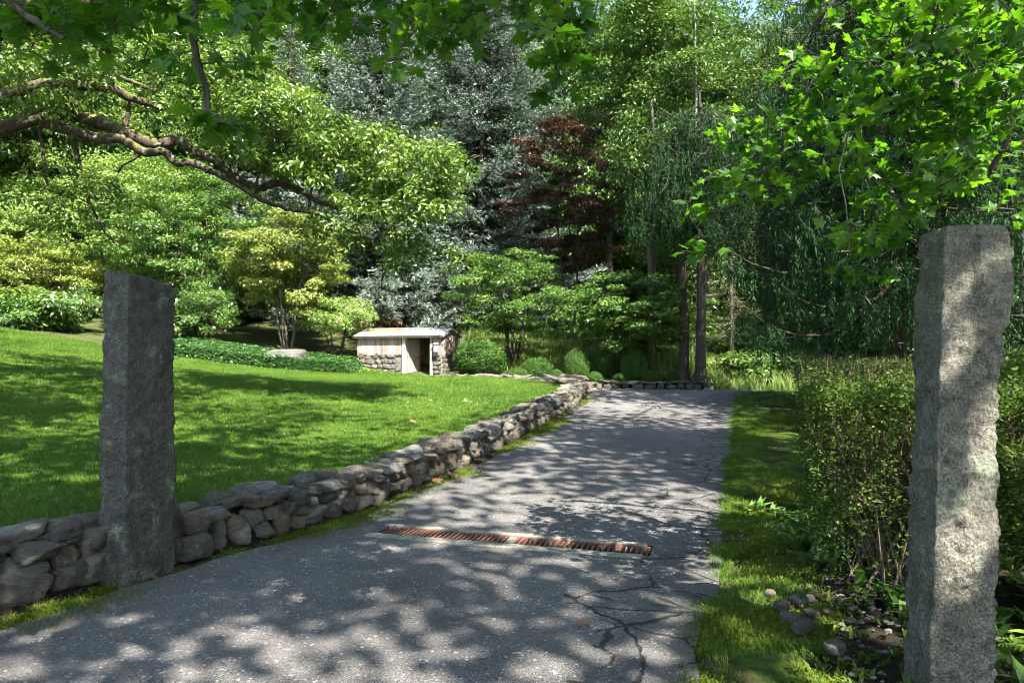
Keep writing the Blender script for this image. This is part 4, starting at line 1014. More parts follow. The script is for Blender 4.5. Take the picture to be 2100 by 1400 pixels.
for (px, py, rx, ry, D, lab) in ((985, 737, 54, 42, 27.3, 'largest clipped boxwood dome right beside the shed'), (1102, 760, 34, 27, 26.6, 'half-round clipped boxwood in front of the layered stems'),
        (1182, 752, 26, 37, 26.4, 'tall oval clipped boxwood left of centre at the far wall'), (1242, 752, 22, 35, 27.2, 'dark loose oval boxwood between the two tall ovals'), (1300, 754, 27, 39, 26.4, 'broad dark oval boxwood beside the stout grey trunk'),
        (1141, 774, 16, 17, 26.0, 'small boxwood ball left of the tall oval'), (1219, 777, 18, 15, 26.0, 'small boxwood ball right of the tall oval'), (1338, 775, 19, 16, 26.0, 'small boxwood ball at the foot of the stout grey trunk'),
        (1062, 770, 26, 15, 26.2, 'low boxwood mound between the dome and the half-round bush'), (1382, 778, 20, 15, 26.2, 'low dark boxwood at the right end of the far wall'), (1270, 779, 15, 14, 26.1, 'tiny boxwood ball between the dark oval bushes')):
    c = P(px, py, D); k = D/F; z0 = min(Hs(c[0], D), c[2]-ry*k*.8)
    rt = thing('boxwood', lab, 'bush', (c[0], D, z0), 0, 'clipped boxwood bushes')
    for nm, me_ in (('foliage', BXM), ('stems', BXS)):
        o = obj(nm, me_, None, rt); o.location = (0, 0, c[2]-z0); o.scale = (rx*k, rx*k*.95, ry*k); o.rotation_euler = (0, 0, px)

# ------------------------------------------------------------------ ground cover bed, boulder, hostas
rng = np.random.default_rng(81); g = Geo(); n_ = 5200
x = rng.uniform(-13.4, -6.2, n_); y = 25.35+rng.random(n_)*2.9+np.maximum(0, x+9)*.35
lim = (y < 28.6)
x, y = x[lim], y[lim]; edge = np.clip(np.minimum((y-25.3-np.maximum(0, x+9)*.35)/.35, (-6.1-x)/.5), 0, 1); z = H(x, y)+.06+.4*edge+np.array([noise.noise((a*1.3, b*1.3, 0))*.06 for a, b in zip(x, y)])
cen = np.c_[x, y, z]; per = 9; n2 = len(cen)*per; a = rng.uniform(0, 6.3, n2); tt = np.c_[np.cos(a), np.sin(a), rng.normal(-.1, .25, n2)]
p = np.repeat(cen, per, 0)+np.c_[rng.normal(0, .04, (n2, 2)), -np.abs(rng.normal(0, .07, n2))]
leaf_cloud(g, p, UPV+rng.normal(0, .35, (n2, 3)), tt, .11*rng.uniform(.7, 1.2, n2), .5, rnd=np.clip(np.repeat(rng.normal(.5, .15, len(cen)), per)+rng.normal(0, .18, n2), 0, 1))
obj('ground_cover', g, M['cover'], kind='stuff', label='dark green pachysandra bed along the back rim of the lawn', category='ground cover')
bo = P(593, 716, 26.7); z = Hs(bo[0], bo[1])
o = obj('boulder', stone_mesh(901, 6, hi=True, rough=.07), None, label='low rounded boulder lying in the ground cover bed', category='boulder'); o.location = (bo[0], bo[1], z+.42); o.scale = (.85, .6, .34)
def hosta(px, D, s_, lab, leaf='hosta'):
    rng = np.random.default_rng(int(px)); x = (px-1050)/F*D; rt = thing('hosta', lab, 'plant', (x, D, Hs(x, D)), 0, 'leafy plants by the shed')
    g = Geo(); n_ = 60; a = rng.uniform(0, 6.3, n_); el = rng.uniform(.2, 1.2, n_); d = np.c_[np.cos(a)*np.cos(el), np.sin(a)*np.cos(el), np.sin(el)]
    p = d*.18*s_; leaf_cloud(g, p, UPV+d*.3, d*np.array([1, 1, .4]), .36*s_*rng.uniform(.7, 1.2, n_), .5, .2, .25, rng=rng); obj('leaves', g, M[leaf], rt)
for i, (px, D, s_, lab) in enumerate(((722, 28.2, 1.0, 'largest bright hosta at the left foot of the shed'), (742, 28.0, .8, 'bright hosta in front of the shed boards'), (706, 27.8, .7, 'bright low plant at the tip of the ground cover bed'), (760, 28.05, .55, 'small bright plant against the shed stones'), (731, 27.5, .6, 'pale low plant on the lawn side of the hostas'))): hosta(px, D, s_, lab)

# ------------------------------------------------------------------ clipped hedge shrubs behind the right-hand post
def hedge_shrub(label, cx_, cy_, hx, hy, top, seed, nst, nlv, lsz, base=(0, 0), bare=.0, rz=rad(-21)):
    rng = np.random.default_rng(seed); z = Hs(cx_, cy_); root = thing('hedge_shrub', label, 'hedge', (cx_, cy_, z), rz, 'clipped hedge along the verge')
    g = Geo(); Ht = top-z; tips = []
    for _ in range(nst):
        b = np.array([base[0]+rng.normal(0, .16*hx), base[1]+rng.normal(0, .22*hy), -.05]); e = np.array([rng.uniform(-hx, hx), rng.uniform(-hy, hy), Ht*rng.uniform(.7, 1.02)])
        q = b+(e-b)*np.array([[.0], [.35], [.7], [1.0]]); q[1, 2] += .1; q[1:3] += rng.normal(0, .04, (2, 3)); r = rng.uniform(.006, .014)
        g.tube(q, [r, r*.75, r*.5, r*.25], 4)
        for _ in range(6):
            t_ = rng.uniform(.3, 1); s0 = q[0]+(q[-1]-q[0])*t_; d = rng.normal(0, 1, 3); d[2] = abs(d[2])*.7; d = d/np.linalg.norm(d); L = rng.uniform(.12, .35)
            e2 = s0+d*L; e2[2] = min(e2[2], Ht*1.03); g.tube([s0, (s0+e2)/2+rng.normal(0, .02, 3), e2], [r*.4, r*.3, .0015], 3); tips.append((s0, e2))
    for _ in range(int(160+260*bare)):
        b = np.array([rng.uniform(-hx, hx), rng.uniform(-hy, hy), Ht-rng.uniform(.05, .2)]); g.tube([b, b+np.array([rng.normal(0, .05), rng.normal(0, .05), rng.uniform(.1, .27)])], [.003, .0012], 3)
    n1 = int(nlv*(.38 if not bare else .16)); pt = np.c_[rng.uniform(-hx, hx, n1), rng.uniform(-hy, hy, n1), Ht-.05+rng.normal(0, .06, n1)]
    n2 = int(nlv*.42); th = rng.uniform(0, 6.3, n2); c, s = np.cos(th), np.sin(th); k = 1/np.maximum(np.abs(c), np.abs(s))**.75; zz = rng.random(n2)**.65; taper = .55+.5*zz**.6
    rr = 1-np.abs(rng.normal(0, .16, n2)); ps = np.c_[c*k*hx*taper*rr+base[0]*(1-zz), s*k*hy*taper*rr+base[1]*(1-zz), Ht*(.1+.9*zz)]
    gap = np.array([noise.noise(Vector((q[0]*2.6+seed, q[1]*2.6, q[2]*2.2))) for q in ps]); ps = ps[gap > -.22]
    tp = np.array([a+(b-a)*rng.random() for a, b in tips for _ in range(max(1, int(nlv*.3/len(tips))))])
    p = np.concatenate([pt, ps, tp]); p += rng.normal(0, .012, p.shape); m = len(p)
    gl = Geo(); leaf_cloud(gl, p, UPV*.8+rng.normal(0, .7, (m, 3)), rng.normal(0, 1, (m, 3))+UPV*.3, lsz*rng.uniform(.6, 1.3, m), .55, rng=rng)
    obj('stems', g, M['twig'], root); obj('foliage', gl, M['hedge'], root); return root
hedge_shrub('nearest clipped hedge shrub, behind the lichen-spotted granite post', 3.05, 5.0, .85, .75, 1.32, 91, 170, 42000, .033, (-.28, -.35))
hedge_shrub('second hedge shrub along the verge, with a twiggy brown top', 4.05, 7.1, 1.0, 1.1, 1.4, 92, 140, 27000, .04, (0, 0), .7)
hedge_shrub('third hedge shrub along the verge', 5.15, 9.6, 1.05, 1.25, 1.42, 93, 90, 17000, .045, (0, 0), .4)
hedge_shrub('fourth hedge shrub, halfway up the verge', 6.3, 12.4, 1.0, 1.4, 1.45, 94, 70, 12000, .055)
hedge_shrub('last low hedge shrub by the crest of the driveway', 7.55, 15.6, 1.0, 1.5, 1.4, 95, 60, 10000, .06)
hedge_shrub('loose dark shrub right of the lichen-spotted granite post', 4.75, 5.6, .8, 1.0, 1.5, 96, 70, 16000, .045)
hedge_shrub('leafy green shrub low at the right edge behind the post', 3.35, 3.9, .45, .45, 1.0, 97, 50, 7000, .04)

# ------------------------------------------------------------------ the oak on the left
def oak():
    rng = np.random.default_rng(101); bx, by = -15.5, 12.5; z = Hs(bx, by); root = thing('oak_tree', 'old oak whose crooked mossy limbs reach in over the lawn', 'tree', (bx, by, z)); O = np.array([bx, by, z])
    def line(pp, D0_, D1_, n=None):
        m = len(pp); out = np.array([P(px, py, D0_+(D1_-D0_)*i/(m-1)) for i, (px, py) in enumerate(pp)])-O
        tt = np.linspace(0, m-1, (m-1)*9+1); q = np.stack([np.interp(tt, np.arange(m), out[:, i]) for i in range(3)], 1)
        
        for _ in range(5): q[1:-1] = (q[:-2]+2*q[1:-1]+q[2:])/4
        return q+rng.normal(0, .006, q.shape)
    g = Geo()
    L1 = line([(0,266),(64,246),(118,229),(186,246),(250,271),(321,300),(361,284),(404,311),(454,334),(479,363),(529,389),(571,373),(614,389),(650,413),(700,427),(752,420),(800,405),(860,402)], 13, 14.5)
    L2 = line([(86,250),(143,266),(200,284),(250,284),(296,314),(339,311),(361,336),(393,332),(446,357),(482,375),(536,411),(600,430),(660,440),(720,470),(770,500)], 13, 13.6)
    L3 = line([(0,200),(54,180),(118,175),(171,175),(229,181),(271,203),(314,213),(360,240),(400,250)], 12.6, 13.8)
    L4 = line([(0,60),(30,24),(90,13),(170,12),(260,-20)], 11.5, 12)
    L5 = line([(150,285),(160,330),(168,370),(185,420),(210,470),(250,510)], 13.2, 13.5)
    L6 = line([(80,262),(88,310),(95,370),(100,420)], 13, 12.8)
    L7 = line([(250,280),(262,235),(268,200)], 13.4, 13.5); L8 = line([(120,178),(140,215),(150,228)], 12.9, 13.1)
    L9 = line([(150,120),(200,135),(260,165),(330,190)], 14, 14.6)
    fork = np.array([.3, .0, 3.4]); tr = trunk_line(rng, (0, 0, -.2), fork, 6, .03)
    g.tube(tr, [.85, .68, .6, .58, .56, .5], 12)
    def root_in(Lx, r): 
        mid = (fork+Lx[0])/2+np.array([0, 0, .35]); q = np.array([fork, fork*.6+mid*.4, mid, mid*.4+Lx[0]*.6, Lx[0]]); g.tube(q, np.linspace(.42, r, 5), 10)
    for Lx, r in ((L1, .145), (L3, .14), (L4, .18)): root_in(Lx, r)
    def rr(n, a, b): return np.linspace(a, b, n)*(1+.18*np.array([noise.noise((i*.55, a*9, 0)) for i in range(n)]))
    for Lx, a, b, k in ((L1, .145, .03, 10), (L2, .11, .025, 9), (L3, .14, .035, 9), (L4, .18, .12, 9), (L5, .055, .015, 6), (L6, .04, .012, 5), (L7, .07, .03, 6), (L8, .08, .05, 6), (L9, .07, .03, 6)): g.tube(Lx, rr(len(Lx), a, b), k+4, .5, .2)
    # crown: clumps of leaves around the limbs in view, then the rest of the crown to the left and above
    polys = [([(0,100),(120,70),(300,70),(470,90),(560,130),(650,210),(760,255),(900,290),(960,340),(930,430),(840,470),(720,450),(640,380),(560,350),(470,300),(380,240),(240,230),(120,240),(0,230)], 300, 12.2, 15.4),
             ([(440,180),(620,210),(760,260),(940,320),(900,400),(760,400),(640,360),(520,360),(440,300)], 170, 13, 15), ([(0,330),(150,330),(330,420),(300,480),(120,520),(0,470)], 22, 12.5, 14), ([(560,420),(700,440),(860,470),(960,520),(900,560),(760,540),(640,500)], 34, 13.4, 14.6)]
    cen = []
    for poly, n_, da, db in polys:
        poly = np.array(poly, float); x0, y0 = poly.min(0); x1, y1 = poly.max(0); k = 0
        while k < n_:
            q = rng.uniform((x0, y0), (x1, y1)); ins = False; j = len(poly)-1
            for i in range(len(poly)):
                if (poly[i, 1] > q[1]) != (poly[j, 1] > q[1]) and q[0] < (poly[j, 0]-poly[i, 0])*(q[1]-poly[i, 1])/(poly[j, 1]-poly[i, 1])+poly[i, 0]: ins = not ins
                j = i
            if ins: cen.append(P(q[0], q[1], rng.uniform(da, db))-O); k += 1
    cen = np.array(cen); hid = sample_ell(rng, [((-1, 0, 9.5), (7.5, 6.5, 3.6))], 170, .4)
    pxy = project(hid+O); hid = hid[~((pxy[0] > -40) & (pxy[1] > -40) & (pxy[2] > 0))]
    nodes = [(L1[::4], .02, .01), (L2[::4], .02, .01), (L3[::4], .02, .01), (L4[::4], .02, .01), (L9[::4], .02, .01), (L7[::4], .02, .01)]
    skeleton(g, rng, nodes, np.concatenate([cen, hid]), .006, .46, .08, rmax=.05)
    obj('trunk', g.mesh('trunk', True), M['bark_oak'], root)
    gl = Geo(); clump_leaves(gl, rng, cen, .32, 66, .115, .5, .9, .6, .2); clump_leaves(gl, rng, hid, .8, 110, .16, .45, .6, .7, .4)
    obj('crown', gl, M['oak'], root)
oak()

# ------------------------------------------------------------------ the two maples at the gate
ML = np.array([(0,0),(.16,-.07),(.3,-.05),(.43,.02),(.33,.1),(.31,.2),(.45,.27),(.52,.33),(.64,.44),(.5,.47),(.4,.49),(.25,.5),(.22,.54),(.27,.66),(.3,.72),(.19,.73),(.12,.8),(0,1.02)])
outl = np.concatenate([ML, ML[-2:0:-1]*np.array([-1, 1])]); nO = len(outl)
def maple_template(k=0):
    rng = np.random.default_rng(500+k); v = np.concatenate([[(0, .34)], outl*(1+rng.normal(0, .035, outl.shape))])
    z = -.5*np.abs(v[:, 0])**1.5*rng.uniform(-.2, 1.5)-.35*(v[:, 1]-.3)**2*rng.uniform(-.5, 1.6)+rng.normal(0, .012, len(v)); z[0] += .02
    f = [(0, 1+i, 1+(i+1) % nO) for i in range(nO)]
    return np.c_[v, z], np.array(f)
MT = [maple_template(k) for k in range(8)]
LEAFM = []
for k in range(8):
    g = Geo(); g.add(MT[k][0], MT[k][1], .02+.135*k); g.tube([(0, -.42, .04), (0, -.2, .0), (0, 0, 0)], .008, 3, .0); me = g.mesh('leaf'); me.materials.append(M['maple']); LEAFM.append(me)
def frame(n, t):
    n = n/np.linalg.norm(n); t = t-n*(t @ n); t = t/np.linalg.norm(t); s = np.cross(t, n); return np.stack([s, t, n], 1)
def maple(label, base, trunk_pts, limbs, clusters, hidden, seed, nparts=300, dens=None):
    """limbs: polylines (world, r0, r1); clusters: world points of leafy twig tips in view; hidden: crown clumps out of view"""
    rng = np.random.default_rng(seed); O = np.array(base); root = thing('maple_tree', label, 'tree', tuple(O))
    g = Geo(); tp = np.array(trunk_pts)-O; g.tube(tp, np.linspace(.32, .16, len(tp)), 12)
    LN = []
    for pts, r0, r1 in limbs:
        q = np.array(pts)-O; m = len(q); tt = np.linspace(0, m-1, (m-1)*5+1); q = np.stack([np.interp(tt, np.arange(m), q[:, i]) for i in range(3)], 1)
        for _ in range(3): q[1:-1] = (q[:-2]+2*q[1:-1]+q[2:])/4
        q[1:-1] += rng.normal(0, .006, q[1:-1].shape); g.tube(q, np.linspace(r0, r1, len(q)), 7); LN.append(q)
    nodes = np.concatenate(LN); C = np.array(clusters)-O; order = np.argsort(np.sqrt(((C[:, None]-nodes[None])**2).sum(-1)).min(1))
    Nn = nodes.copy(); leaves = []
    for i in order:
        c = C[i]; d = np.sqrt(((Nn-c)**2).sum(1))+np.maximum(0, c[2]-Nn[:, 2])*.4; a = Nn[int(np.argmin(d))]; L = np.linalg.norm(c-a)
        q = np.array([a, a+(c-a)*.35+rng.normal(0, .05*L, 3)+UPV*.05*L, a+(c-a)*.7+rng.normal(0, .04*L, 3)+UPV*.04*L, c])
        g.tube(q, [.0045+.002*L, .0038, .003, .002], 4); Nn = np.concatenate([Nn, q[1:]])
        nl = rng.integers(5, 10); td = (c-a)/max(L, 1e-3)
        for j in range(nl):
            w = rng.uniform(.35, 1.05) if L > .15 else 1; bp = a+(c-a)*min(w, 1)
            o_ = rng.normal(0, 1, 3)+td*.6; o_[2] = o_[2]*.35-.12; o_ = o_/np.linalg.norm(o_); st = bp+o_*rng.uniform(.03, .09)
            tip = o_*.8+np.array([0, 0, -rng.uniform(.15, 1.0)])+rng.normal(0, .25, 3); nn = UPV*rng.uniform(.35, 1.0)+rng.normal(0, .5, 3)
            leaves.append((st, frame(nn, tip), rng.uniform(.045, .1)))
            g.tube([bp, (bp+st)/2+UPV*.004, st], .0011, 3)
    # tubes for hidden crown
    gl = Geo()
    if len(hidden):
        hc = np.array(hidden)-O; skeleton(g, rng, [(q[::3], .02, .015) for q in LN]+[(tp, .02, .02)], hc, .012, .46, rmax=.09)
        gh = Geo(); clump_leaves(gl, rng, hc, dens[0], dens[1], dens[2], .95, 1.0, .55, .3)
        # keep the crown's open side towards the drive
        keepV = []
    obj('trunk', g.mesh('trunk', True), M['bark'], root)
    W = np.array([l[0]+O for l in leaves]); px, py, dd = project(W); vis = (px > -40) & (px < 2140) & (py > -60) & (py < 1400) & (dd > 0)
    order = [i for i in np.argsort(dd) if vis[i]][:nparts]; sset = set(order)
    for i in order:
        st, Rm, s_ = leaves[i]; o = bpy.data.objects.new('leaf', LEAFM[rng.integers(8)]); COL.objects.link(o); o.parent = root
        Mx = Matrix(Rm.tolist()).to_4x4(); Mx = Matrix.Translation(st) @ Mx @ Matrix.Scale(s_, 4); o.matrix_basis = Mx
    for i, (st, Rm, s_) in enumerate(leaves):
        if i in sset: continue
        v, f = MT[i % 8]; gl.add(st+(v*s_) @ Rm.T, f, rng.random())
    obj('crown', gl, M['maple'], root, kind='stuff')
    return len(leaves)
def out_of_view(c, margin=.9):
    px, py, d = project(c); m = margin*F/np.maximum(np.abs(d), .3)
    return ~((d > .1) & (px > -m) & (px < 2100+m) & (py > -m) & (py < 1400+m))
def in_poly(rng, poly, n_):
    poly = np.array(poly, float); x0, y0 = poly.min(0); x1, y1 = poly.max(0); out = []
    while len(out) < n_:
        q = rng.uniform((x0, y0), (x1, y1)); ins = False; j = len(poly)-1
        for i in range(len(poly)):
            if (poly[i, 1] > q[1]) != (poly[j, 1] > q[1]) and q[0] < (poly[j, 0]-poly[i, 0])*(q[1]-poly[i, 1])/(poly[j, 1]-poly[i, 1])+poly[i, 0]: ins = not ins
            j = i
        if ins: out.append(q)
    return np.array(out)
# right-hand maple
rng = np.random.default_rng(202)
poly = [(1650,-60),(1640,60),(1600,110),(1560,190),(1500,240),(1440,340),(1400,420),(1400,500),(1440,520),(1500,440),(1560,420),(1640,420),(1690,440),(1720,560),(1800,590),(1830,490),(1900,420),(1960,380),(2000,300),(2100,260),(2160,200),(2160,-60)]
cl = []
for q in in_poly(rng, poly, 250): cl.append(P(q[0], q[1], np.interp(q[0], [1400, 1750, 2150], [4.9, 4.1, 3.1])+rng.normal(0, .35)))
for q in in_poly(rng, [(1780,-60),(1800,130),(1840,260),(1900,380),(2000,330),(2150,260),(2150,-60)], 60): cl.append(P(q[0], q[1], np.interp(q[0], [1750, 2150], [4.6, 3.6])+rng.normal(0, .4)))
for q in in_poly(rng, [(2010,260),(2000,400),(2080,460),(2160,520),(2160,260)], 16): cl.append(P(q[0], q[1], rng.uniform(4.2, 5.5)))
for q in ((1770,560),(1805,570),(1740,500),(1860,400),(1415,515),(1450,505),(1700,460)): cl.append(P(q[0], q[1], 4.4))
b_r = (6.3, 1.2, Hs(6.3, 1.2)-.1)
br = [P(1483,430,5.0), P(1544,404,4.85), P(1670,312,4.55), P(1719,263,4.45), P(1803,168,4.2), P(1887,88,3.9), P(1944,0,3.7), P(2060,-180,3.4), (5.2, 2.2, 4.6), (6.2, 1.3, 4.9)][::-1]
br2 = [(6.2,1.3,5.2), (4.6,2.8,5.0), P(1962,-60,4.0), P(1967,120,4.0), P(1950,250,4.05), P(1935,330,4.1)]
br3 = [(6.2,1.3,4.4), (4.2,2.9,3.7), P(2100,180,4.0), P(2060,300,4.1), P(2020,380,4.3)]
br4 = [(6.2,1.3,6.0), (4.4,3.2,5.4), P(1800,-80,4.6), P(1700,10,4.7), P(1640,90,4.9)]
hid = np.concatenate([sample_ell(rng, [e_], n_, .1) for e_, n_ in ((((7.5, 3.8, 11.8), (4.6, 4.4, 2.2)), 55), (((9.8, .8, 12), (3.6, 4.0, 2.2)), 14), (((5.0, -1.5, 11.5), (3.4, 3.0, 2.2)), 21))]); hid = hid[out_of_view(hid)]
for tgt in ((2.9, 3.6, 3.2), (2.6, 4.2, 3.0), (3.2, 3.6, 2.6), (2.3, 4.3, 2.6)):
    v_ = hid-np.array(tgt); S_ = np.array(TO_SUN); hid = hid[np.linalg.norm(v_-(v_ @ S_)[:, None]*S_, axis=1) > 1.75]  # unseen clumps removed along sun rays so the hanging leaves are lit
hid = np.concatenate([hid, np.array([(5.35, -1.0, 6.7), (5.4, -1.1, 7.5), (5.45, -1.1, 8.2), (5.0, -1.5, 6.2)]), np.array([7.6, 10.8, 11.0])+rng.normal(0, 1.5, (11, 3))*np.array([1, 1, .5])])  # unseen clumps added to shade the right post and the crest
nr = maple('maple on the right whose bright sunlit leaves hang above the granite post', b_r, [b_r, (6.35,1.2,1.5), (6.2,1.3,3.2), (6.2,1.3,5.2), (6.3,1.3,7.5), (6.4,1.6,10)], [(br, .055, .008), (br2, .04, .006), (br3, .04, .006), (br4, .045, .008)], cl, hid, 211, 300, (1.2, 115, .2))
# left-hand maple: leafy fringe along the top of the picture
rng = np.random.default_rng(203); bx = [0,60,100,150,230,290,350,395,430,470,500,530,560,600,640,700,760,800,850,900,960,1020,1080,1110,1130,1160,1190,1215,1240]
by = [20,120,130,110,130,165,150,190,285,280,250,160,165,100,90,70,110,140,145,110,100,60,60,110,190,205,170,60,10]
cl = []
k = 0
while k < 210:
    x = rng.uniform(-40, 1240); yb = np.interp(x, bx, by); y = rng.uniform(-140, yb-22)
    if y > 60 and rng.random() < .35: continue
    cl.append(P(x, y, 3.15+.35*math.sin(x*.011)+rng.normal(0, .22))); k += 1
for (x, y) in ((135,100),(110,112),(150,70),(440,255),(455,270),(420,240),(480,255),(505,130),(520,150),(365,130),(800,125),(820,110),(1145,180),(1160,150),(1150,110),(1155,70),(640,80),(60,40),(90,20),(40,10),(120,30)): cl.append(P(x, y, 3.1+rng.normal(0, .1)))
b_l = (-6.6, -1.8, Hs(-6.6, -1.8)-.1)
top = (-6.5, -1.7, 4.2)
l1 = [top, (-4.6,.6,4.4), P(100,-180,3.1), P(300,-120,3.15), P(420,-60,3.1), P(540,-40,3.2), P(700,-20,3.3), P(860,-10,3.3)]
l2 = [top, (-4.0,.2,5.0), P(420,-200,3.0), P(395,-60,3.05), P(398,60,3.05), P(405,150,3.1), P(425,230,3.1)]
l3 = [top, (-3.0,.8,5.0), P(900,-260,3.2), P(1080,-140,3.2), P(1140,-30,3.3), P(1150,70,3.3), P(1150,140,3.35)]
l4 = [top, (-4.6,1.2,4.0), P(-60,-40,3.0), P(60,30,3.0), P(130,80,3.0)]
l5 = [(-6.4,-1.6,6), (-3,2,8.2), (0,5,9.5)]; l6 = [(-6.4,-1.6,6), (-7,3,8.6), (-8,8,9.6)]
hid = np.concatenate([sample_ell(rng, [e_], n_, .1) for e_, n_ in ((((-3.8, 3.6, 12.0), (6.2, 5.2, 2.4)), 66), (((1.5, -.5, 12.0), (4.5, 4.5, 2.4)), 25), (((-8.5, 6.5, 12.5), (4.5, 5.0, 2.4)), 28))]); hid = hid[out_of_view(hid)]
hid = np.concatenate([hid, np.array([0.1, .6, 7.4])+rng.normal(0, .6, (9, 3)), np.array([-.4, 1.2, 6.6])+rng.normal(0, .4, (4, 3))])  # extra unseen clumps, added to cast shade on the left post
nl = maple('maple over the gate whose dark leaves fringe the top of the view', b_l, [b_l, (-6.6,-1.8,2), top, (-6.4,-1.6,6), (-6,-1.2,8), (-5,0,10.5)], [(l1, .05, .008), (l2, .03, .004), (l3, .03, .004), (l4, .03, .006), (l5, .1, .03), (l6, .1, .03)], cl, hid, 212, 300, (1.25, 125, .2))
# a third maple behind the viewer: its crown shades the near drive
rng = np.random.default_rng(204)
make_tree('maple_tree', 'maple behind the viewer that shades the near driveway', 'tree', 3.6, -6.2, [((0, 1.0, 12), (5.2, 4.6, 2.6)), ((-4.5, 1.5, 11.5), (4, 4, 2.5))], 36, 1.25, 125, .2, 'maple', 'bark', 205, r0=.28, width=.95, shell=.25)

# ------------------------------------------------------------------ grass
def tuft(seed, nb, h, spread, w, mat, lean=.5):
    rng = np.random.default_rng(seed); g = Geo()
    for _ in range(nb):
        b = np.array([rng.normal(0, spread), rng.normal(0, spread), -.005]); a = rng.uniform(0, 6.3); d = np.array([math.cos(a), math.sin(a), 0]); L = h*rng.uniform(.5, 1.25); ln = lean*rng.uniform(.2, 1.3); s_ = np.array([-d[1], d[0], 0])*w*rng.uniform(.7, 1.3)/2
        m = b+UPV*L*.55+d*L*ln*.3; e = b+UPV*L*(1-.25*ln)+d*L*ln*.95; v = [b-s_, b+s_, m+s_*.8, m-s_*.8, e]
        g.add(v[:4], [(0, 1, 2, 3)], r := rng.random()); g.add([v[3], v[2], e], [(0, 1, 2)], r)
    me = g.mesh('tuft'); me.materials.append(M[mat]); return src_obj(me)
def scatter(name, rng, n_, sampler, sources, smin, smax, tilt=.12, **props):
    x, y = sampler(rng, n_); z = H(x, y); p = np.c_[x, y, z]; k = len(x); D = np.maximum(y, 1)
    return gn_scatter(name, None, p, np.c_[rng.normal(0, tilt, (k, 2)), rng.uniform(0, 6.3, k)], rng.uniform(smin, smax, k)*(1+np.clip((D-8)/22, 0, 1)*.9), sources, **props)
def lawn_s(rng, n_):
    D = 4.2+(28.4-4.2)*rng.random(n_*2)**1.05; px = rng.uniform(-80, 1180, n_*2); x = (px-1050)/F*D; y = D
    ok = (signed_left(x, y) > .42) & (y < np.interp(x, BED[:, 0], BED[:, 1])+.15) & (x < 1.8); x, y = x[ok][:n_], y[ok][:n_]; return x, y
LT = [tuft(600+i, 22, .055, .05, .0055, 'grass', .8) for i in range(4)]
scatter('lawn_grass', np.random.default_rng(301), 56000, lawn_s, LT, .55, 1.05, kind='stuff', label='mown green grass of the lawn', category='grass')
CL = [tuft(615+i, 12, .03, .03, .03, 'cover', 1.3) for i in range(2)]
def clover_s(rng, n_):
    x, y = lawn_s(rng, n_); nn = np.array([noise.noise((a*.8, b*.8, 31)) for a, b in zip(x, y)]); ok = nn > .12; return x[ok], y[ok]
scatter('lawn_clover', np.random.default_rng(311), 9000, clover_s, CL, .5, 1.2, kind='stuff', label='patches of clover and small weeds in the lawn', category='clover')
def verge_s(rng, n_):
    y = 2.2+18*rng.random(n_*3)**1.25; e = edge_x(RR, y); x = e-.06+np.abs(rng.normal(0, .62, n_*3)); w = np.clip(.95+.02*y, .9, 1.4)
    nn = np.array([noise.noise((a*1.6, b*1.6, 4)) for a, b in zip(x, y)]); ok = (rng.random(len(y)) < np.clip((y-3.4)/2.2, .12, 1)) & (x < e+w*1.25) & (nn > -.02+.25*np.clip((6-y)/3, 0, 1)*np.clip((x-e)/.9, 0, 1)*2); return x[ok][:n_], y[ok][:n_]
VT = [tuft(620+i, 16, .075, .05, .006, 'grass', .9) for i in range(3)]; MTf = [tuft(640+i, 40, .02, .05, .006, 'moss', 1.0) for i in range(3)]
scatter('verge_grass', np.random.default_rng(302), 6000, verge_s, VT, .28, .7, kind='stuff', label='ragged grass on the verge beside the hedge', category='grass')
def moss_s(rng, n_):
    y = 2.4+12*rng.random(n_*3)**1.5; e = edge_x(RR, y); x = e+rng.random(n_*3)*np.clip(.7+(y-4)*.14, .65, 1.25); nn = np.array([noise.noise((a*2.1, b*2.1, 14)) for a, b in zip(x, y)]); ok = nn > .08; return x[ok][:n_], y[ok][:n_]
scatter('verge_moss', np.random.default_rng(303), 10500, moss_s, MTf, .7, 1.3, .15, kind='stuff', label='cushions of yellow-green moss on the verge', category='moss')
def moss2_s(rng, n_):
    y = 2.5+15.5*rng.random(n_*4)**1.4; e = edge_x(WALL, y); x = e+.05+rng.random(n_*4)**1.4*.34; nn = np.array([noise.noise((b*1.1, 3.3, 0))*1.2+noise.noise((a*5, b*5, 2))*.5 for a, b in zip(x, y)]); ok = (nn > .02+(x-e)*.8); return x[ok][:n_], y[ok][:n_]
scatter('wall_moss', np.random.default_rng(304), 4500, moss2_s, MTf, .6, 1.1, .15, kind='stuff', label='moss strip along the foot of the stone wall', category='moss')
MW = [tuft(660+i, 26, .75, .16, .02, 'meadow', .5) for i in range(3)]; MG = [tuft(670+i, 26, .3, .14, .018, 'meadow', .7) for i in range(3)]
def box_s(x0, x1, y0, y1):
    def f(rng, n_): return rng.uniform(x0, x1, n_), rng.uniform(y0, y1, n_)
    return f
def mead_s(rng, n_):
    y = rng.uniform(25.4, 36, n_*2); x = rng.uniform(7.3, 14, n_*2); ok = (x > 7.7+(y-25.2)*.0); return x[ok][:n_], y[ok][:n_]
scatter('meadow_grass', np.random.default_rng(305), 2600, mead_s, MW, .22, .6, kind='stuff', label='tall sunlit weeds and grass beyond the crest of the driveway', category='grass')
scatter('wall_weeds', np.random.default_rng(306), 500, box_s(4.9, 7.4, 27, 31), MW, .5, .95, kind='stuff', label='pale yellow weeds behind the far stone wall', category='weeds')
scatter('slope_grass', np.random.default_rng(307), 2600, box_s(-2, 8, 28.5, 37), MG, .5, .9, kind='stuff', label='sunlit rough grass on the slope behind the clipped bushes', category='grass')

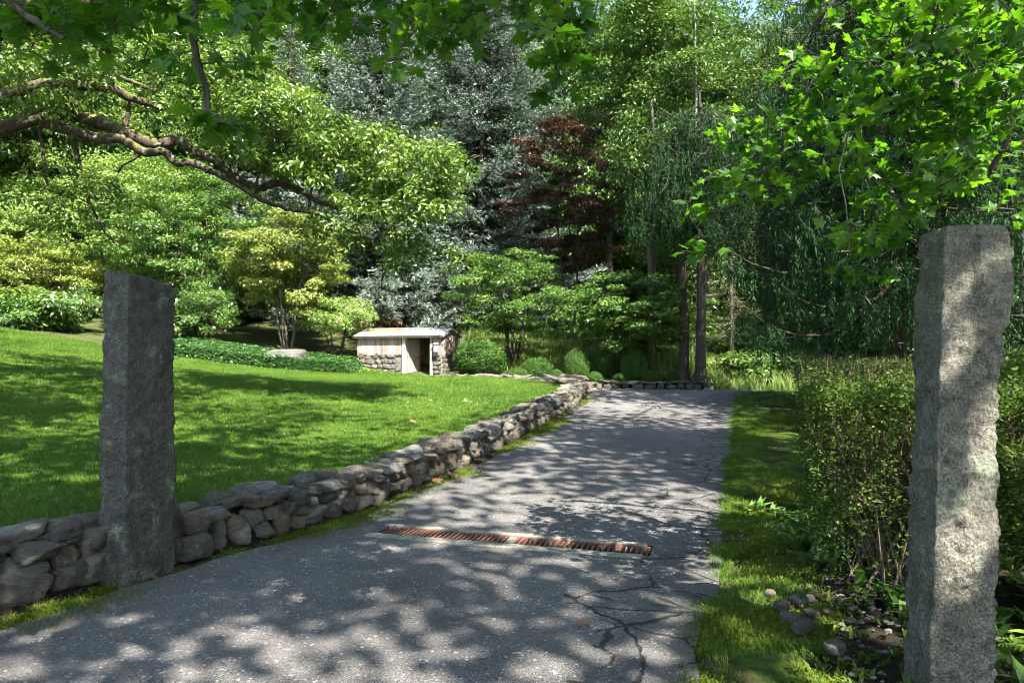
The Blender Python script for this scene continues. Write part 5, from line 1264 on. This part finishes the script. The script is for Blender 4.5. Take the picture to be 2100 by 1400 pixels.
# ------------------------------------------------------------------ pebbles, ferns, seedlings, fallen leaves
rng = np.random.default_rng(401)
PEB = [stone_mesh(700+i, 5, rough=.04) for i in range(6)]
peb = [(1640,1288,.155), (1612,1262,.1), (1600,1240,.11), (1632,1232,.12), (1575,1212,.07), (1655,1222,.07), (1705,1330,.13), (1660,1255,.09), (1648,1270,.06), (1690,1250,.06)]
for i, (px, py, w) in enumerate(peb):
    D = 1.52*F/(py-733); x = (px-1050)/F*D; 
    o = obj('cobble', PEB[i % 6], None, label='largest rounded cobble on the dark soil below the hedge' if i == 0 else ('cobble lying apart near the foot of the lichen-spotted post' if i == 6 else ['','pale cobble second in size, left of the largest one','flat cobble at the top left of the pebble patch','pale cobble in the middle of the pebble patch','small cobble nearest the mossy verge','small cobble on the hedge side of the pebble patch','','cobble just above the largest one','tiny cobble touching the largest one','tiny cobble on the soil under the hedge stems'][i]), category='stone', group='cobbles below the hedge')
    o.location = (x, D, Hs(x, D)+w*.22+.03); o.scale = (w/2, w*.42, w*.3); o.rotation_euler = (0, 0, rng.uniform(0, 6))
n_ = 260; y = rng.uniform(2.6, 5.2, n_); x = edge_x(RR, y)+.75+np.abs(rng.normal(.25, .3, n_)); g = Geo()
for a, b in zip(x, y):
    s_ = rng.uniform(.006, .022); g.add(ICO_V[:0], np.zeros((0, 3))) if False else None
    v = norm(rng.normal(0, 1, (8, 3)))*s_*np.array([1, 1, .6])
    oc = np.array([(1,0,0),(0,1,0),(-1,0,0),(0,-1,0),(0,0,1),(0,0,-1)], float)*rng.uniform(.7, 1.3, (6, 1))+rng.normal(0, .2, (6, 3))
    g.add(oc*s_*np.array([1.3, 1, .7])+np.array([a, b, Hs(a, b)+.025]), [(0,1,4),(1,2,4),(2,3,4),(3,0,4),(1,0,5),(2,1,5),(3,2,5),(0,3,5)], rng.random())
obj('gravel', g, M['grit'], kind='stuff', label='small grit and chips on the dark soil below the hedge', category='gravel')
def fern(x, y, L, nf, lab, seed):
    rng = np.random.default_rng(seed); rt = thing('fern', lab, 'fern', (x, y, Hs(x, y)))
    for f_ in range(nf):
        a = rng.uniform(0, 6.3); d = np.array([math.cos(a), math.sin(a), 0]); t = np.linspace(0, 1, 16); ll = L*rng.uniform(.7, 1.15)
        st = d*(t*ll*.85)[:, None]+UPV*(ll*(.75*t-.62*t**2.2))[:, None]; g = Geo(); g.tube(st, np.linspace(.004, .001, 16), 3)
        side = np.array([-d[1], d[0], 0]); p = []; tt = []; sz = []
        for i in range(2, 16):
            for sg in (-1, 1): p.append(st[i]); tt.append(side*sg+d*.35-UPV*.15); sz.append(ll*.3*math.sin(math.pi*min(.97, t[i]*.86+.12)))
        p = np.array(p); leaf_cloud(g, p, UPV+rng.normal(0, .1, p.shape), np.array(tt), np.array(sz), .3, .1, .1, rng=rng); obj('frond', g, M['hosta' if f_ % 3 == 0 else 'cover'], rt)
fern(2.42, 2.75, .42, 7, 'fern at the foot of the lichen-spotted post, at the bottom right', 1)
fern(2.75, 3.4, .5, 7, 'larger fern behind the lichen-spotted post at the right edge', 2)
fern(2.05, 2.62, .25, 6, 'small bright fern in front of the lichen-spotted post', 3)
SD = [tuft(690+i, 7, .06, .015, .026, 'hedge', 1.2) for i in range(3)]
def seed_s(rng, n_): y = rng.uniform(2.4, 7, n_); return edge_x(RR, y)+.5+np.abs(rng.normal(.4, .5, n_)), y
scatter('seedlings', np.random.default_rng(310), 420, seed_s, SD, .4, 1.2, kind='stuff', label='small green seedlings on the dark soil below the hedge', category='seedlings')
HB = [tuft(695+i, 9, .14, .03, .05, 'dogwood', 1.2) for i in range(3)]
def herb_s(rng, n_): return rng.uniform(2.35, 5.2, n_), rng.uniform(2.5, 7, n_)
scatter('woodland_herbs', np.random.default_rng(312), 420, herb_s, HB, .5, 1.4, kind='stuff', label='leafy herbs on the shaded ground right of the lichen-spotted post', category='herbs')
DRY = []
for k in range(3):
    g = Geo(); v = MT[k][0].copy(); v[:, 2] += .25*(v[:, 0]**2); g.add(v, MT[k][1], .25+.3*k); me = g.mesh('fallen_leaf'); me.materials.append(M['autumn']); DRY.append(me)
for i, (px, py, D, lab) in enumerate(((1185, 1273, None, 'yellow fallen leaf lying on the near driveway'), (905, 990, None, 'pale brown fallen leaf on the driveway beside the long wall'), (440, 1000, 7, 'orange leaf on the lawn just right of the dark granite post'), (853, 908, 12, 'brown leaf on the lawn above the long wall'),
        (955, 852, 15, 'orange leaf on the lawn nearest the crest'), (885, 861, 15, 'dark orange leaf on the lawn left of the crest'), (313, 1180, None, 'rust red leaf on the soil at the foot of the dark granite post'), (938, 981, None, 'small red leaf at the edge of the driveway'))):
    if D is None: D = 1.535*F/(py-733)
    x = (px-1050)/F*D; z = (float(R_(np.array([x]), np.array([D]))[0])+.03) if i in (0, 1, 6, 7) else Hs(x, D)+.05
    o = obj('fallen_leaf', DRY[i % 3], None, label=lab, category='leaf', group='fallen leaves'); o.location = (x, D, z); s_ = .075 if D < 8 else .13; o.scale = (s_,)*3; o.rotation_euler = (rng.normal(0, .25), rng.normal(0, .25), rng.uniform(0, 6))
print('TRIS', sum(sum(len(p.vertices)-2 for p in m.polygons) if len(m.polygons) < 2000 else len(m.loops)-2*len(m.polygons) for m in bpy.data.meshes))
